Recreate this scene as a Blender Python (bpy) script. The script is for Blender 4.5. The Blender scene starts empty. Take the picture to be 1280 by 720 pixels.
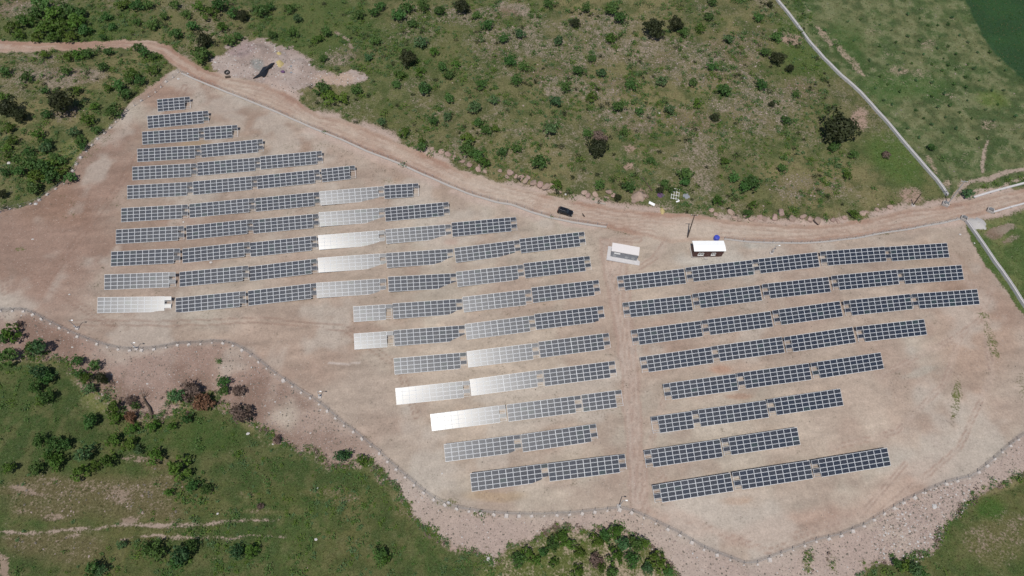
# Solar farm on a hillside, seen from the air
Q = [1.0325723243111709, -0.08131392864859414, 1.602555709276117, 0.3924310259824584, 6.688840875743722, 4.875386375683267, 2.7676953675065725, -0.17259293921100943, -1.4766928833412951, -2.2105142510658906, -5.701656575085724, -0.1991615353412662, -0.5372892163762598]
TABLES = [
('A', 1, 5, -119.42, 157.36, -2.95, 0.9734, 0.2288, 0.012),
('A', 2, 10, -119.94, 149.76, -2.81, 0.9734, 0.2287, 0.0117),
('A', 3, 10, -119.14, 142.9, -2.67, 0.9799, 0.1992, 0.01),
('A', 3, 5, -100.75, 146.71, -2.47, 0.9808, 0.1939, 0.0196),
('A', 4, 10, -118.07, 135.81, -2.54, 0.9828, 0.1846, 0.008),
('A', 4, 10, -99.54, 139.38, -2.37, 0.976, 0.217, 0.0204),
('A', 5, 10, -116.99, 128.6, -2.41, 0.9836, 0.1801, 0.0057),
('A', 5, 10, -98.47, 132.18, -2.3, 0.9786, 0.2051, 0.0184),
('A', 5, 10, -80.25, 136.32, -1.94, 0.979, 0.201, 0.0335),
('A', 6, 10, -115.9, 121.44, -2.31, 0.9841, 0.1775, 0.0032),
('A', 6, 10, -97.47, 124.87, -2.24, 0.9786, 0.205, 0.0161),
('A', 6, 10, -79.29, 128.72, -1.93, 0.977, 0.2109, 0.0314),
('A', 6, 5, -60.61, 132.83, -1.31, 0.9765, 0.2111, 0.044),
('A', 7, 10, -114.64, 113.11, -2.21, 0.9849, 0.1733, 0.0001),
('A', 7, 10, -96.03, 116.52, -2.19, 0.9782, 0.207, 0.0135),
('A', 7, 10, -77.58, 120.43, -1.92, 0.9796, 0.1987, 0.0296),
('A', 7, 10, -59.06, 124.09, -1.35, 0.9796, 0.1956, 0.0459),
('A', 7, 5, -40.47, 127.89, -0.46, 0.9887, 0.1391, 0.0563),
('A', 8, 10, -113.35, 105.55, -2.14, 0.9855, 0.1697, -0.0028),
('A', 8, 10, -94.5, 108.87, -2.18, 0.9778, 0.2091, 0.0112),
('A', 8, 10, -76.2, 112.69, -1.96, 0.981, 0.1919, 0.0276),
('A', 8, 10, -57.64, 116.53, -1.41, 0.9828, 0.179, 0.0445),
('A', 8, 10, -38.95, 119.69, -0.56, 0.9827, 0.1756, 0.0587),
('A', 9, 10, -112.0, 98.12, -2.1, 0.9878, 0.1559, -0.0057),
('A', 9, 10, -93.22, 101.09, -2.2, 0.978, 0.2082, 0.0086),
('A', 9, 10, -74.99, 104.82, -2.02, 0.9795, 0.2, 0.0256),
('A', 9, 10, -56.23, 108.62, -1.52, 0.9831, 0.1782, 0.0432),
('A', 9, 10, -37.45, 111.95, -0.68, 0.9825, 0.1769, 0.0584),
('A', 9, 10, -18.87, 115.52, 0.44, 0.983, 0.1709, 0.0676),
('A', 10, 10, -110.91, 90.62, -2.08, 0.9892, 0.1462, -0.0089),
('A', 10, 10, -91.62, 93.53, -2.24, 0.9806, 0.1959, 0.006),
('A', 10, 10, -73.29, 97.03, -2.12, 0.9775, 0.2095, 0.0239),
('A', 10, 10, -54.71, 101.14, -1.64, 0.9849, 0.1682, 0.0418),
('A', 10, 10, -35.93, 104.0, -0.84, 0.9851, 0.1619, 0.0578),
('A', 10, 10, -17.11, 106.89, 0.27, 0.9745, 0.2135, 0.0692),
('A', 10, 10, 0.95, 110.97, 1.56, 0.9781, 0.1959, 0.0709),
('A', 11, 10, -109.84, 83.5, -2.09, 0.9925, 0.1218, -0.0124),
('A', 11, 10, -90.15, 85.49, -2.33, 0.9809, 0.1946, 0.0032),
('A', 11, 10, -71.64, 89.43, -2.24, 0.9791, 0.2024, 0.022),
('A', 11, 10, -53.4, 93.18, -1.82, 0.9859, 0.1625, 0.0403),
('A', 11, 10, -34.15, 96.41, -1.01, 0.9871, 0.1493, 0.0574),
('A', 11, 10, -15.72, 99.22, 0.08, 0.9792, 0.1906, 0.0695),
('A', 11, 10, 2.64, 102.95, 1.39, 0.978, 0.1956, 0.0726),
('B', 1, 5, -42.11, 86.79, -1.67, 0.9867, 0.156, 0.0447),
('B', 1, 10, -31.67, 88.34, -1.19, 0.9858, 0.1575, 0.0582),
('B', 1, 10, -13.17, 91.54, -0.08, 0.9791, 0.1908, 0.0709),
('B', 1, 10, 5.2, 95.41, 1.27, 0.9783, 0.1935, 0.0744),
('B', 2, 5, -40.48, 78.87, -1.92, 0.9865, 0.1575, 0.044),
('B', 2, 10, -30.12, 80.5, -1.44, 0.9858, 0.1578, 0.0582),
('B', 2, 10, -11.62, 83.56, -0.33, 0.9775, 0.198, 0.0723),
('B', 2, 10, 6.51, 87.47, 1.02, 0.9779, 0.1945, 0.0765),
('B', 3, 10, -28.91, 72.64, -1.74, 0.9846, 0.1647, 0.0583),
('B', 3, 10, -10.37, 75.81, -0.62, 0.9793, 0.1889, 0.0731),
('B', 3, 10, 7.99, 79.54, 0.77, 0.9778, 0.1943, 0.0787),
('B', 4, 10, -27.29, 64.69, -2.04, 0.9834, 0.1719, 0.0588),
('B', 4, 10, -8.85, 68.21, -0.9, 0.9775, 0.1972, 0.0747),
('B', 4, 10, 9.55, 71.85, 0.51, 0.9785, 0.1895, 0.0808),
('B', 5, 10, -17.63, 58.55, -1.89, 0.9793, 0.1906, 0.068),
('B', 5, 10, 1.05, 62.13, -0.58, 0.9789, 0.1881, 0.0802),
('B', 5, 5, 19.44, 65.71, 0.94, 0.9781, 0.1906, 0.0837),
('B', 6, 10, -13.37, 51.32, -2.03, 0.9804, 0.1839, 0.071),
('B', 6, 10, 5.04, 54.79, -0.68, 0.976, 0.2009, 0.0835),
('B', 7, 10, -6.32, 44.78, -1.96, 0.9807, 0.1798, 0.0767),
('B', 7, 10, 11.9, 48.2, -0.52, 0.9809, 0.174, 0.0866),
('C', 1, 10, 29.97, 100.6, 3.14, 0.9798, 0.1887, 0.0656),
('C', 1, 10, 48.66, 104.45, 4.39, 0.9794, 0.1949, 0.0519),
('C', 1, 10, 67.14, 108.25, 5.36, 0.9785, 0.2033, 0.0353),
('C', 1, 10, 86.29, 112.29, 6.03, 0.9851, 0.1707, 0.0194),
('C', 1, 10, 104.59, 115.31, 6.38, 0.9857, 0.1686, 0.0066),
('C', 2, 10, 31.39, 92.47, 2.96, 0.9806, 0.1834, 0.0688),
('C', 2, 10, 50.01, 96.27, 4.26, 0.9772, 0.2048, 0.0559),
('C', 2, 10, 68.89, 100.45, 5.32, 0.9803, 0.1937, 0.0391),
('C', 2, 10, 88.06, 104.48, 6.07, 0.9819, 0.1882, 0.0228),
('C', 2, 10, 106.59, 107.92, 6.49, 0.985, 0.1724, 0.0099),
('C', 3, 10, 33.5, 84.56, 2.81, 0.9768, 0.2016, 0.0721),
('C', 3, 10, 51.96, 88.44, 4.16, 0.9772, 0.2039, 0.0593),
('C', 3, 10, 70.76, 92.58, 5.29, 0.975, 0.218, 0.0427),
('C', 3, 10, 89.96, 96.78, 6.11, 0.9811, 0.1919, 0.0265),
('C', 3, 10, 108.68, 100.31, 6.6, 0.9859, 0.1667, 0.0136),
('C', 4, 10, 35.69, 77.07, 2.67, 0.9756, 0.2064, 0.0751),
('C', 4, 10, 53.99, 81.07, 4.07, 0.9766, 0.206, 0.0625),
('C', 4, 10, 72.79, 84.93, 5.25, 0.9739, 0.2223, 0.0465),
('C', 4, 10, 91.91, 89.15, 6.15, 0.9804, 0.1947, 0.0303),
('C', 5, 10, 41.33, 70.08, 2.8, 0.9764, 0.2019, 0.0762),
('C', 5, 10, 59.82, 74.03, 4.23, 0.9769, 0.2043, 0.0631),
('C', 5, 10, 78.58, 77.98, 5.43, 0.9739, 0.222, 0.047),
('C', 6, 5, 38.08, 61.35, 2.18, 0.9774, 0.1939, 0.0836),
('C', 6, 10, 48.04, 63.49, 3.04, 0.9772, 0.1979, 0.0764),
('C', 6, 10, 66.63, 67.5, 4.48, 0.9755, 0.2107, 0.0626),
('C', 7, 10, 36.21, 52.95, 1.66, 0.9761, 0.1992, 0.0864),
('C', 7, 10, 54.75, 56.91, 3.3, 0.9753, 0.2072, 0.0766),
('C', 8, 10, 38.02, 44.87, 1.44, 0.9738, 0.2091, 0.0897),
('C', 8, 10, 56.62, 48.94, 3.15, 0.9748, 0.2081, 0.0801),
('C', 8, 10, 75.16, 52.91, 4.66, 0.9729, 0.2216, 0.0659),
]
import bpy, bmesh, math, random, re
import numpy as np
from mathutils import Matrix, Vector
random.seed(7)
C = bpy.context.scene.collection
R_ = math.radians
# ------------------------------------------------------------------ survey model: camera pose and terrain surface
F_PX = 853.0
PITCH, ROLL, CAM_H, TILT = Q[0], Q[1], Q[2]*100.0, Q[3]
ZP = Q[4:]
def cam_axes():
    F = np.array([0, math.cos(PITCH), -math.sin(PITCH)]); R = np.array([1., 0, 0]); D = np.cross(F, R)
    c, s = math.cos(ROLL), math.sin(ROLL)
    return F, c*R+s*D, -s*R+c*D
CF, CR, CD = cam_axes()
TH = 1.85   # height of a table's top edge over the ground

def _hash(ix, iy, seed):
    h = (ix.astype(np.int64)*374761393 + iy.astype(np.int64)*668265263 + seed*1442695041) & 0xffffffff
    h = ((h ^ (h >> 13))*1274126177) & 0xffffffff
    h = (h ^ (h >> 16)) & 0xffff
    return h/65535.0
def vnoise(x, y, size, seed=0):
    x = np.asarray(x, float)/size + 1000.0; y = np.asarray(y, float)/size + 1000.0
    ix = np.floor(x); iy = np.floor(y); fx = x-ix; fy = y-iy
    fx = fx*fx*(3-2*fx); fy = fy*fy*(3-2*fy)
    a = _hash(ix, iy, seed); b = _hash(ix+1, iy, seed); c = _hash(ix, iy+1, seed); d = _hash(ix+1, iy+1, seed)
    return (a*(1-fx)+b*fx)*(1-fy)+(c*(1-fx)+d*fx)*fy
def fbm(x, y, size, seed=0, octv=4):
    s = 0.0; amp = 1.0; tot = 0.0
    for k in range(octv):
        s = s + amp*vnoise(x, y, size/(2**k), seed+k*17); tot += amp; amp *= 0.55
    return s/tot
def base_z(x, y):
    X = 1.4*np.tanh(np.asarray(x)/140.); Y = 1.2*np.tanh((np.asarray(y)-75)/120.)
    b = [X, Y, X*X, X*Y, Y*Y, X**3, X*X*Y, X*Y*Y, Y**3]
    return sum(c*v for c, v in zip(ZP, b)) - TH
def project(x, y, z):
    gx, gy, gz = x, y, z-CAM_H
    d = np.maximum(gx*CF[0]+gy*CF[1]+gz*CF[2], 5.0)
    return 640+F_PX*(gx*CR[0]+gy*CR[1]+gz*CR[2])/d, 360+F_PX*(gx*CD[0]+gy*CD[1]+gz*CD[2])/d
def sm(a, b, t):
    t = np.clip((t-a)/(b-a), 0, 1); return t*t*(3-2*t)
MOUNDS = []   # x, y, radius, height
def ground_z(x, y):
    x = np.asarray(x, float); y = np.asarray(y, float)
    z = base_z(x, y) + (fbm(x, y, 9.0, 3, 4)-.5)*.5 + (fbm(x, y, 1.6, 9, 2)-.5)*.10
    for (mx, my, mr, mh) in MOUNDS:
        d = np.hypot(x-mx, y-my)/mr
        z = z + mh*np.clip(1-d*d, 0, 1)**1.5*(.7+.6*vnoise(x, y, mr*.35, int(mx*7) & 255))
    return z
def at(u, v, h=0.0):
    "point of the ground (plus a height) that the survey picture shows at u, v"
    d = CF+((u-640)/F_PX)*CR+((v-360)/F_PX)*CD
    z = 0.0
    for _ in range(14):
        k = (CAM_H-z)/(-d[2]); x = d[0]*k; y = d[1]*k
        z = float(ground_z(x, y))+h
    return Vector((x, y, z-h))
def px_per_m(p):
    g = np.array([p[0], p[1], p[2]-CAM_H]); return F_PX/float(g@CF)

def lin(c):
    c = c/255.0
    return c/12.92 if c <= .04045 else ((c+.055)/1.055)**2.4
def A(r, g, b, k=1.62):
    "sunlit picture colour -> surface albedo"
    return np.array([min(lin(r)/k, .9), min(lin(g)*1.02/k, .9), min(lin(b)*1.12/k, .9)])

def G(r, g, b, k=1.62):
    return np.array([lin(r)*1.04/k, lin(g)*1.13/k, lin(b)*.98/k])

# ------------------------------------------------------------------ materials
def new_mat(name):
    m = bpy.data.materials.new(name); m.use_nodes = True
    nt = m.node_tree; bs = nt.nodes['Principled BSDF']
    return m, nt, bs
def nd(nt, kind, **kw):
    n = nt.nodes.new(kind)
    for k, v in kw.items():
        if hasattr(n, k): setattr(n, k, v)
        else: n.inputs[k].default_value = v
    return n
def simple(name, col, rough=.7, metal=0.0, var=.12, scale=2.0, spec=.5, rnd=0.0, col2=None):
    m, nt, bs = new_mat(name)
    tc = nd(nt, 'ShaderNodeTexCoord'); no = nd(nt, 'ShaderNodeTexNoise'); no.inputs['Scale'].default_value = scale
    no.inputs['Detail'].default_value = 5
    nt.links.new(tc.outputs['Object'], no.inputs['Vector'])
    mx = nd(nt, 'ShaderNodeMix', data_type='RGBA')
    c = Vector(col[:3]); c2 = Vector(col2[:3]) if col2 is not None else c*(1-var*2)
    c1 = c*(1+var)
    mx.inputs[6].default_value = (*c2, 1); mx.inputs[7].default_value = (min(c1[0], .9), min(c1[1], .9), min(c1[2], .9), 1)
    nt.links.new(no.outputs['Fac'], mx.inputs[0])
    out = mx.outputs[2]
    if rnd:
        oi = nd(nt, 'ShaderNodeObjectInfo'); mr = nd(nt, 'ShaderNodeMapRange')
        mr.inputs['To Min'].default_value = 1-rnd; mr.inputs['To Max'].default_value = 1+rnd
        nt.links.new(oi.outputs['Random'], mr.inputs['Value'])
        hs = nd(nt, 'ShaderNodeHueSaturation'); nt.links.new(mr.outputs[0], hs.inputs['Value'])
        mh = nd(nt, 'ShaderNodeMapRange'); mh.inputs['To Min'].default_value = .5+rnd*.07; mh.inputs['To Max'].default_value = .5-rnd*.09
        m2 = nd(nt, 'ShaderNodeMath', operation='FRACT'); m3 = nd(nt, 'ShaderNodeMath', operation='MULTIPLY'); m3.inputs[1].default_value = 7.31
        nt.links.new(oi.outputs['Random'], m3.inputs[0]); nt.links.new(m3.outputs[0], m2.inputs[0]); nt.links.new(m2.outputs[0], mh.inputs['Value'])
        nt.links.new(mh.outputs[0], hs.inputs['Hue'])
        nt.links.new(out, hs.inputs['Color']); out = hs.outputs['Color']
    nt.links.new(out, bs.inputs['Base Color'])
    bs.inputs['Roughness'].default_value = rough; bs.inputs['Metallic'].default_value = metal
    bs.inputs['Specular IOR Level'].default_value = spec
    return m
def leaf_mat(name, c_dark, c_light, rnd=.25):
    m = simple(name, c_light, rough=.6, var=.1, scale=1.6, spec=.25, rnd=rnd, col2=c_dark)
    nt = m.node_tree; bs = nt.nodes['Principled BSDF']; out = nt.nodes['Material Output']
    tr = nd(nt, 'ShaderNodeBsdfTranslucent'); mix = nd(nt, 'ShaderNodeMixShader'); mix.inputs[0].default_value = .22
    src = bs.inputs['Base Color'].links[0].from_socket
    nt.links.new(src, tr.inputs['Color'])
    nt.links.new(bs.outputs[0], mix.inputs[1]); nt.links.new(tr.outputs[0], mix.inputs[2]); nt.links.new(mix.outputs[0], out.inputs[0])
    return m
M = {}
M['alu'] = simple('aluminium frame', (.66, .68, .70), rough=.5, metal=.0, var=.05)
M['steel'] = simple('galvanised steel', (.42, .43, .44), rough=.5, metal=.3, var=.1)
M['concrete'] = simple('concrete', A(205, 196, 182), rough=.9, var=.12, scale=3)
M['trough'] = simple('pale trough concrete', A(232, 226, 216), rough=.85, var=.1, scale=1.5)
M['concrete_dk'] = simple('weathered concrete', A(150, 142, 135), rough=.9, var=.18, scale=2)
M['white'] = simple('white painted metal', (.82, .82, .80), rough=.5, var=.03)
M['roof_pale'] = simple('pale pinkish roof paint', (.64, .60, .58), rough=.6, var=.05)
M['brown'] = simple('brown red cladding', (.085, .035, .03), rough=.6, var=.2, scale=4)
M['greywall'] = simple('grey render', (.22, .23, .25), rough=.7, var=.08)
M['glass'] = simple('dark glass', (.02, .025, .03), rough=.08, var=.02)
M['black_paint'] = simple('black car paint', (.010, .011, .014), rough=.18, var=.05)
M['rubber'] = simple('rubber', (.02, .02, .02), rough=.85, var=.1)
M['chrome'] = simple('wheel metal', (.45, .45, .47), rough=.35, metal=.8, var=.05)
M['lamp'] = simple('lamp lens', (.7, .7, .68), rough=.15, var=.02)
M['red_lens'] = simple('red lens', (.35, .02, .02), rough=.2, var=.02)
M['blue'] = simple('blue plastic', (.05, .07, .42), rough=.4, var=.08)
M['wood'] = simple('weathered wood', (.075, .055, .042), rough=.9, var=.25, scale=6)
M['paleplank'] = simple('pale timber', A(196, 184, 165), rough=.8, var=.12, scale=3)
M['bark'] = simple('bark', (.09, .065, .045), rough=.95, var=.25, scale=5)
M['rock_pink'] = simple('pinkish boulder stone', A(192, 166, 146), rough=.95, var=.16, scale=1.2, rnd=.14, col2=A(150, 122, 104))
M['rock_white'] = simple('white stone', A(225, 218, 205), rough=.9, var=.08, scale=2)
M['rubble'] = simple('rubble stone', A(196, 176, 160), rough=.95, var=.1, scale=.7, col2=A(162, 140, 126))
M['rubble_grey'] = simple('grey field stone', A(148, 138, 122), rough=.95, var=.1, scale=.7, col2=A(108, 98, 84))
M['sand'] = simple('yellow sand', A(214, 192, 130), rough=.95, var=.12, scale=2)
M['tarp'] = simple('black plastic sheeting', (.012, .013, .016), rough=.35, var=.2)
M['gravel_white'] = simple('white gravel', A(212, 206, 194), rough=.95, var=.14, scale=5)
M['purple'] = simple('purple cloth', A(120, 85, 120), rough=.9, var=.2)
M['fur'] = simple('dark brown fur', (.035, .022, .017), rough=.9, var=.3, scale=8)
M['footing'] = simple('post footing concrete', A(228, 216, 200), rough=.95, var=.12, scale=3)
M['leaf'] = leaf_mat('green leaves', G(52, 80, 40), G(104, 138, 74))
M['leaf_bright'] = leaf_mat('bright green leaves', G(60, 88, 34), G(116, 142, 62))
M['leaf_blue'] = leaf_mat('bluish green leaves', G(58, 86, 54), G(112, 142, 96))
M['leaf_dark'] = leaf_mat('dark juniper needles', G(38, 42, 26), G(78, 82, 52), .12)
M['leaf_dead'] = leaf_mat('dry brown twigs', A(112, 92, 80), A(156, 134, 116), .06)
M['leaf_rust'] = leaf_mat('rusty dead leaves', A(124, 90, 66), A(160, 122, 90), .04)
M['dry_grass'] = leaf_mat('dry grass blades', A(98, 96, 56), A(152, 142, 96), .2)

def panel_glass(name='solar cell glass'):
    m, nt, bs = new_mat(name)
    oi = nd(nt, 'ShaderNodeObjectInfo')
    cr = nd(nt, 'ShaderNodeValToRGB'); e = cr.color_ramp.elements
    e[0].position = 0; e[0].color = (.010, .016, .031, 1); e[1].position = 1; e[1].color = (.026, .028, .037, 1)
    x = e.new(.55); x.color = (.016, .019, .030, 1); x = e.new(.93); x.color = (.022, .026, .036, 1); x = e.new(.97); x.color = (.018, .034, .036, 1)
    nt.links.new(oi.outputs['Random'], cr.inputs[0])
    tc = nd(nt, 'ShaderNodeTexCoord')
    br = nd(nt, 'ShaderNodeTexBrick'); br.offset = 0; br.inputs['Scale'].default_value = 1.0
    br.inputs['Brick Width'].default_value = .158; br.inputs['Row Height'].default_value = .158; br.inputs['Mortar Size'].default_value = .004
    nt.links.new(tc.outputs['Object'], br.inputs['Vector'])
    br.inputs['Mortar'].default_value = (.12, .13, .14, 1)
    nt.links.new(cr.outputs[0], br.inputs['Color1']); nt.links.new(cr.outputs[0], br.inputs['Color2'])
    nt.links.new(br.outputs['Color'], bs.inputs['Base Color'])
    bs.inputs['Roughness'].default_value = .27
    bs.inputs['Specular IOR Level'].default_value = .55
    no = nd(nt, 'ShaderNodeTexNoise'); no.inputs['Scale'].default_value = .6
    nt.links.new(tc.outputs['Object'], no.inputs['Vector'])
    return m
M['cell'] = panel_glass()

# ------------------------------------------------------------------ mesh builder
class MB:
    def __init__(s): s.v = []; s.f = []; s.m = []; s.mats = []
    def mat(s, m):
        if m not in s.mats: s.mats.append(m)
        return s.mats.index(m)
    def add(s, vs, fs, m):
        o = len(s.v); s.v += [tuple(v) for v in vs]; k = s.mat(m)
        for f in fs: s.f.append(tuple(i+o for i in f)); s.m.append(k)
    def box(s, c, d, m, rot=None, taper=1.0):
        x, y, z = [q/2 for q in d]
        vs = [Vector((sx*x*(taper if sz > 0 else 1), sy*y*(taper if sz > 0 else 1), sz*z)) for sz in (-1, 1) for sx, sy in ((-1, -1), (1, -1), (1, 1), (-1, 1))]
        if rot is not None: vs = [rot @ v for v in vs]
        c = Vector(c); vs = [v+c for v in vs]
        s.add(vs, [(3, 2, 1, 0), (4, 5, 6, 7), (0, 1, 5, 4), (1, 2, 6, 5), (2, 3, 7, 6), (3, 0, 4, 7)], m)
    def tube(s, pts, rad, m, n=8, cap=True):
        rs = rad if isinstance(rad, (list, tuple)) else [rad]*len(pts)
        pts = [Vector(p) for p in pts]; rings = []
        for i, p in enumerate(pts):
            t = (pts[min(i+1, len(pts)-1)]-pts[max(i-1, 0)]).normalized()
            a = t.orthogonal().normalized() if abs(t.z) < .9 else Vector((1, 0, 0))
            a = (a-t*a.dot(t)).normalized(); b = t.cross(a)
            rings.append([p+(a*math.cos(2*math.pi*k/n)+b*math.sin(2*math.pi*k/n))*rs[i] for k in range(n)])
        vs = [q for r in rings for q in r]; fs = []
        for i in range(len(pts)-1):
            for k in range(n): fs.append((i*n+k, i*n+(k+1) % n, (i+1)*n+(k+1) % n, (i+1)*n+k))
        if cap: fs += [tuple(reversed(range(n))), tuple((len(pts)-1)*n+k for k in range(n))]
        s.add(vs, fs, m)
    def quad(s, a, b, c, d, m): s.add([a, b, c, d], [(0, 1, 2, 3)], m)
    def mesh(s, name):
        me = bpy.data.meshes.new(name); me.from_pydata(s.v, [], s.f)
        for m in s.mats: me.materials.append(m)
        me.polygons.foreach_set('material_index', s.m); me.update()
        return me
    def build(s, name, parent=None, smooth=False, bevel=0):
        me = s.mesh(name)
        if smooth: me.polygons.foreach_set('use_smooth', [True]*len(me.polygons))
        o = bpy.data.objects.new(name, me); C.objects.link(o)
        if parent: o.parent = parent
        if bevel:
            b = o.modifiers.new('bevel', 'BEVEL'); b.width = bevel; b.segments = 2; b.limit_method = 'ANGLE'
        return o
def tag(o, label=None, cat=None, group=None, kind=None):
    if label:
        while len(re.findall(r'[A-Za-z0-9]+', label)) > 16: label = label.split(' ', 1)[1]
        o['label'] = label
    if cat: o['category'] = cat
    if group: o['group'] = group
    if kind: o['kind'] = kind
    return o
def empty(name, loc=(0, 0, 0), rz=0.0):
    o = bpy.data.objects.new(name, None); C.objects.link(o); o.location = loc; o.rotation_euler = (0, 0, rz); o.empty_display_size = .3
    return o
def pct(u, v): return f"{u/12.8:.1f}% across, {v/7.2:.1f}% down the photo"
# ------------------------------------------------------------------ outlines surveyed from the photograph (picture units), used as land plots
NF = [(227, 92), (240, 98), (262, 107), (290, 118), (320, 130), (345, 140), (367, 150), (390, 160), (410, 168), (430, 176), (460, 190), (500, 205), (530, 219), (560, 232), (590, 244), (620, 253), (640, 256), (660, 264), (690, 273), (715, 278), (735, 281), (758, 284)]
NF2 = [(905, 299), (930, 302), (960, 303.5), (1005, 304), (1030, 302.5), (1070, 298), (1100, 292), (1140, 286), (1180, 278.5), (1203, 273)]
SF = [(-14, 390), (0, 388), (10, 388), (26, 387), (38, 390), (59, 401), (80, 411), (101, 421), (126, 430), (140, 434), (155, 436.5), (170, 437), (187, 436), (204, 434), (220, 430), (245, 429), (265, 427), (285, 428), (300, 434), (320, 448), (335, 460), (352, 472), (372, 486), (395, 500), (412, 514), (430, 530), (445, 540), (460, 553), (475, 565), (490, 580), (505, 593), (520, 606), (535, 618), (550, 627), (570, 634), (600, 640), (640, 643), (680, 643), (720, 641), (750, 637.5), (772, 635), (785, 637), (800, 643), (825, 655), (850, 667), (880, 685), (905, 695), (932, 705), (945, 704), (975, 692), (1000, 682), (1020, 675), (1050, 668), (1077, 657), (1105, 640), (1130, 626), (1160, 612), (1185, 602), (1212, 596), (1230, 583), (1250, 565), (1265, 553), (1292, 534)]
WF = [(224, 91), (216, 99), (209, 103), (201, 111), (192, 119), (183, 124), (175, 128.5), (167, 134), (160, 139), (150, 149), (138, 162), (124, 174), (112, 187), (103, 197), (97, 206), (86, 228), (66, 240), (45, 255), (15, 262), (-14, 270)]
ROAD = [(-60, 49), (0, 50), (50, 53), (100, 53), (140, 51), (170, 49), (195, 51), (215, 60), (235, 74), (255, 86), (280, 94), (305, 100), (330, 104), (355, 114), (375, 128), (400, 144), (430, 150), (470, 166), (500, 180), (540, 196), (575, 212), (600, 221), (640, 233), (680, 243), (720, 251), (760, 259), (800, 264), (860, 268), (920, 276), (980, 281), (1040, 281), (1090, 272), (1130, 262), (1180, 256), (1215, 250), (1245, 243), (1290, 234), (1340, 224),
        (1340, 244), (1290, 253), (1245, 265), (1203, 273), (1180, 278), (1140, 286), (1100, 292), (1070, 298), (1030, 302), (1005, 304), (960, 304), (930, 302), (900, 300), (840, 304), (800, 295), (758, 285), (735, 282), (715, 278), (690, 273), (660, 264), (640, 257), (620, 253), (590, 244), (560, 232), (530, 219), (500, 205), (460, 190), (430, 176), (410, 168), (390, 160), (367, 150), (345, 140), (320, 130), (290, 118), (262, 107), (240, 98), (228, 88), (212, 78), (200, 68), (185, 62), (150, 60), (100, 62), (50, 65), (0, 65), (-60, 64)]
PAD = [(-60, 270), (0, 263), (20, 259), (40, 253), (60, 239), (80, 226), (90, 211), (97, 196), (110, 182), (126, 168), (140, 156), (152, 142), (165, 126), (180, 113), (198, 100), (210, 90), (222, 84), (240, 98), (290, 118), (345, 140), (410, 168), (460, 190), (530, 219), (590, 244), (640, 256), (690, 273), (735, 282), (758, 285), (800, 295), (850, 300), (905, 300), (960, 304), (1005, 304), (1070, 298), (1140, 286), (1203, 273), (1206, 285), (1214, 303), (1228, 325), (1245, 347), (1262, 370), (1275, 392), (1290, 405), (1340, 420),
       (1340, 592), (1280, 598), (1262, 611), (1240, 612), (1225, 617), (1212, 628), (1206, 642), (1190, 655), (1180, 668), (1168, 684), (1163, 698), (1140, 703), (1115, 700), (1095, 702), (1083, 712), (1075, 730), (1060, 790), (858, 800), (848, 730), (838, 708), (822, 690), (800, 682), (780, 668), (760, 660), (740, 668), (710, 664), (680, 672), (655, 684), (632, 690), (615, 712), (600, 702), (580, 691), (560, 687), (545, 676), (530, 662), (515, 651), (505, 636), (495, 621), (480, 606), (465, 594), (452, 587), (430, 585), (412, 585), (400, 575), (385, 567), (350, 566), (335, 557), (325, 545), (312, 532), (300, 522), (280, 512), (262, 503), (250, 511), (235, 514), (212, 520), (200, 530), (178, 533), (160, 526), (140, 514), (122, 500), (108, 492), (98, 480), (85, 470), (70, 458), (55, 450), (30, 453), (0, 453), (-60, 450)]
MOUND_Z = [(262, 82), (272, 70), (285, 60), (305, 52), (325, 50), (345, 56), (356, 60), (372, 64), (388, 72), (392, 82), (410, 90), (440, 92), (458, 98), (455, 106), (430, 108), (400, 104), (385, 110), (372, 118), (350, 112), (320, 104), (290, 98), (268, 94)]
FIELD = [(1206, 0), (1230, -40), (1360, -60), (1360, 150), (1290, 108), (1265, 88), (1245, 68), (1228, 45), (1214, 18)]
EAST = [(975, 0), (985, -30), (1400, -80), (1400, 222), (1290, 232), (1245, 240), (1215, 246), (1192, 250), (1184, 244), (1160, 215), (1140, 192), (1105, 150), (1075, 117), (1050, 95), (1012, 55), (985, 18)]
SEAST = [(1203, 276), (1245, 266), (1290, 254), (1400, 230), (1400, 420), (1290, 405), (1275, 392), (1262, 370), (1245, 347), (1228, 325), (1214, 303)]
MEAD_W = [(-60, 450), (0, 453), (55, 450), (98, 480), (140, 514), (178, 533), (212, 520), (262, 503), (300, 522), (335, 557), (350, 566), (385, 567), (412, 585), (452, 587), (480, 606), (505, 636), (530, 662), (560, 687), (600, 702), (640, 720), (700, 760), (700, 900), (-200, 900)]
MEAD_E = [(1075, 730), (1095, 702), (1140, 703), (1168, 690), (1190, 655), (1206, 642), (1225, 617), (1262, 611), (1290, 596), (1420, 580), (1420, 900), (1040, 900)]
THICKET = [(600, 712), (632, 690), (680, 672), (710, 664), (760, 660), (800, 682), (838, 708), (860, 800), (600, 800)]
LANE = [(752, 288), (800, 297), (850, 303), (836, 322), (812, 332), (800, 345), (786, 352), (789, 400), (797, 460), (803, 520), (806, 580), (812, 628), (830, 650), (810, 648), (786, 630), (782, 570), (778, 500), (768, 430), (758, 360), (750, 330), (745, 305)]
TRK1 = [(-20, 664), (60, 664), (120, 660), (150, 656), (200, 657), (250, 655), (300, 652), (350, 651)]
TRK2 = [(68, 678), (100, 667)]
TRK3 = [(148, 674), (180, 670), (220, 670), (270, 673), (320, 671), (360, 669)]
TRK4 = [(1192, 246), (1205, 232), (1222, 226), (1250, 219), (1300, 208)]
TRK5 = [(1218, 240), (1240, 236), (1300, 218)]
TRK6 = [(1228, 215), (1232, 190), (1236, 175)]

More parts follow.
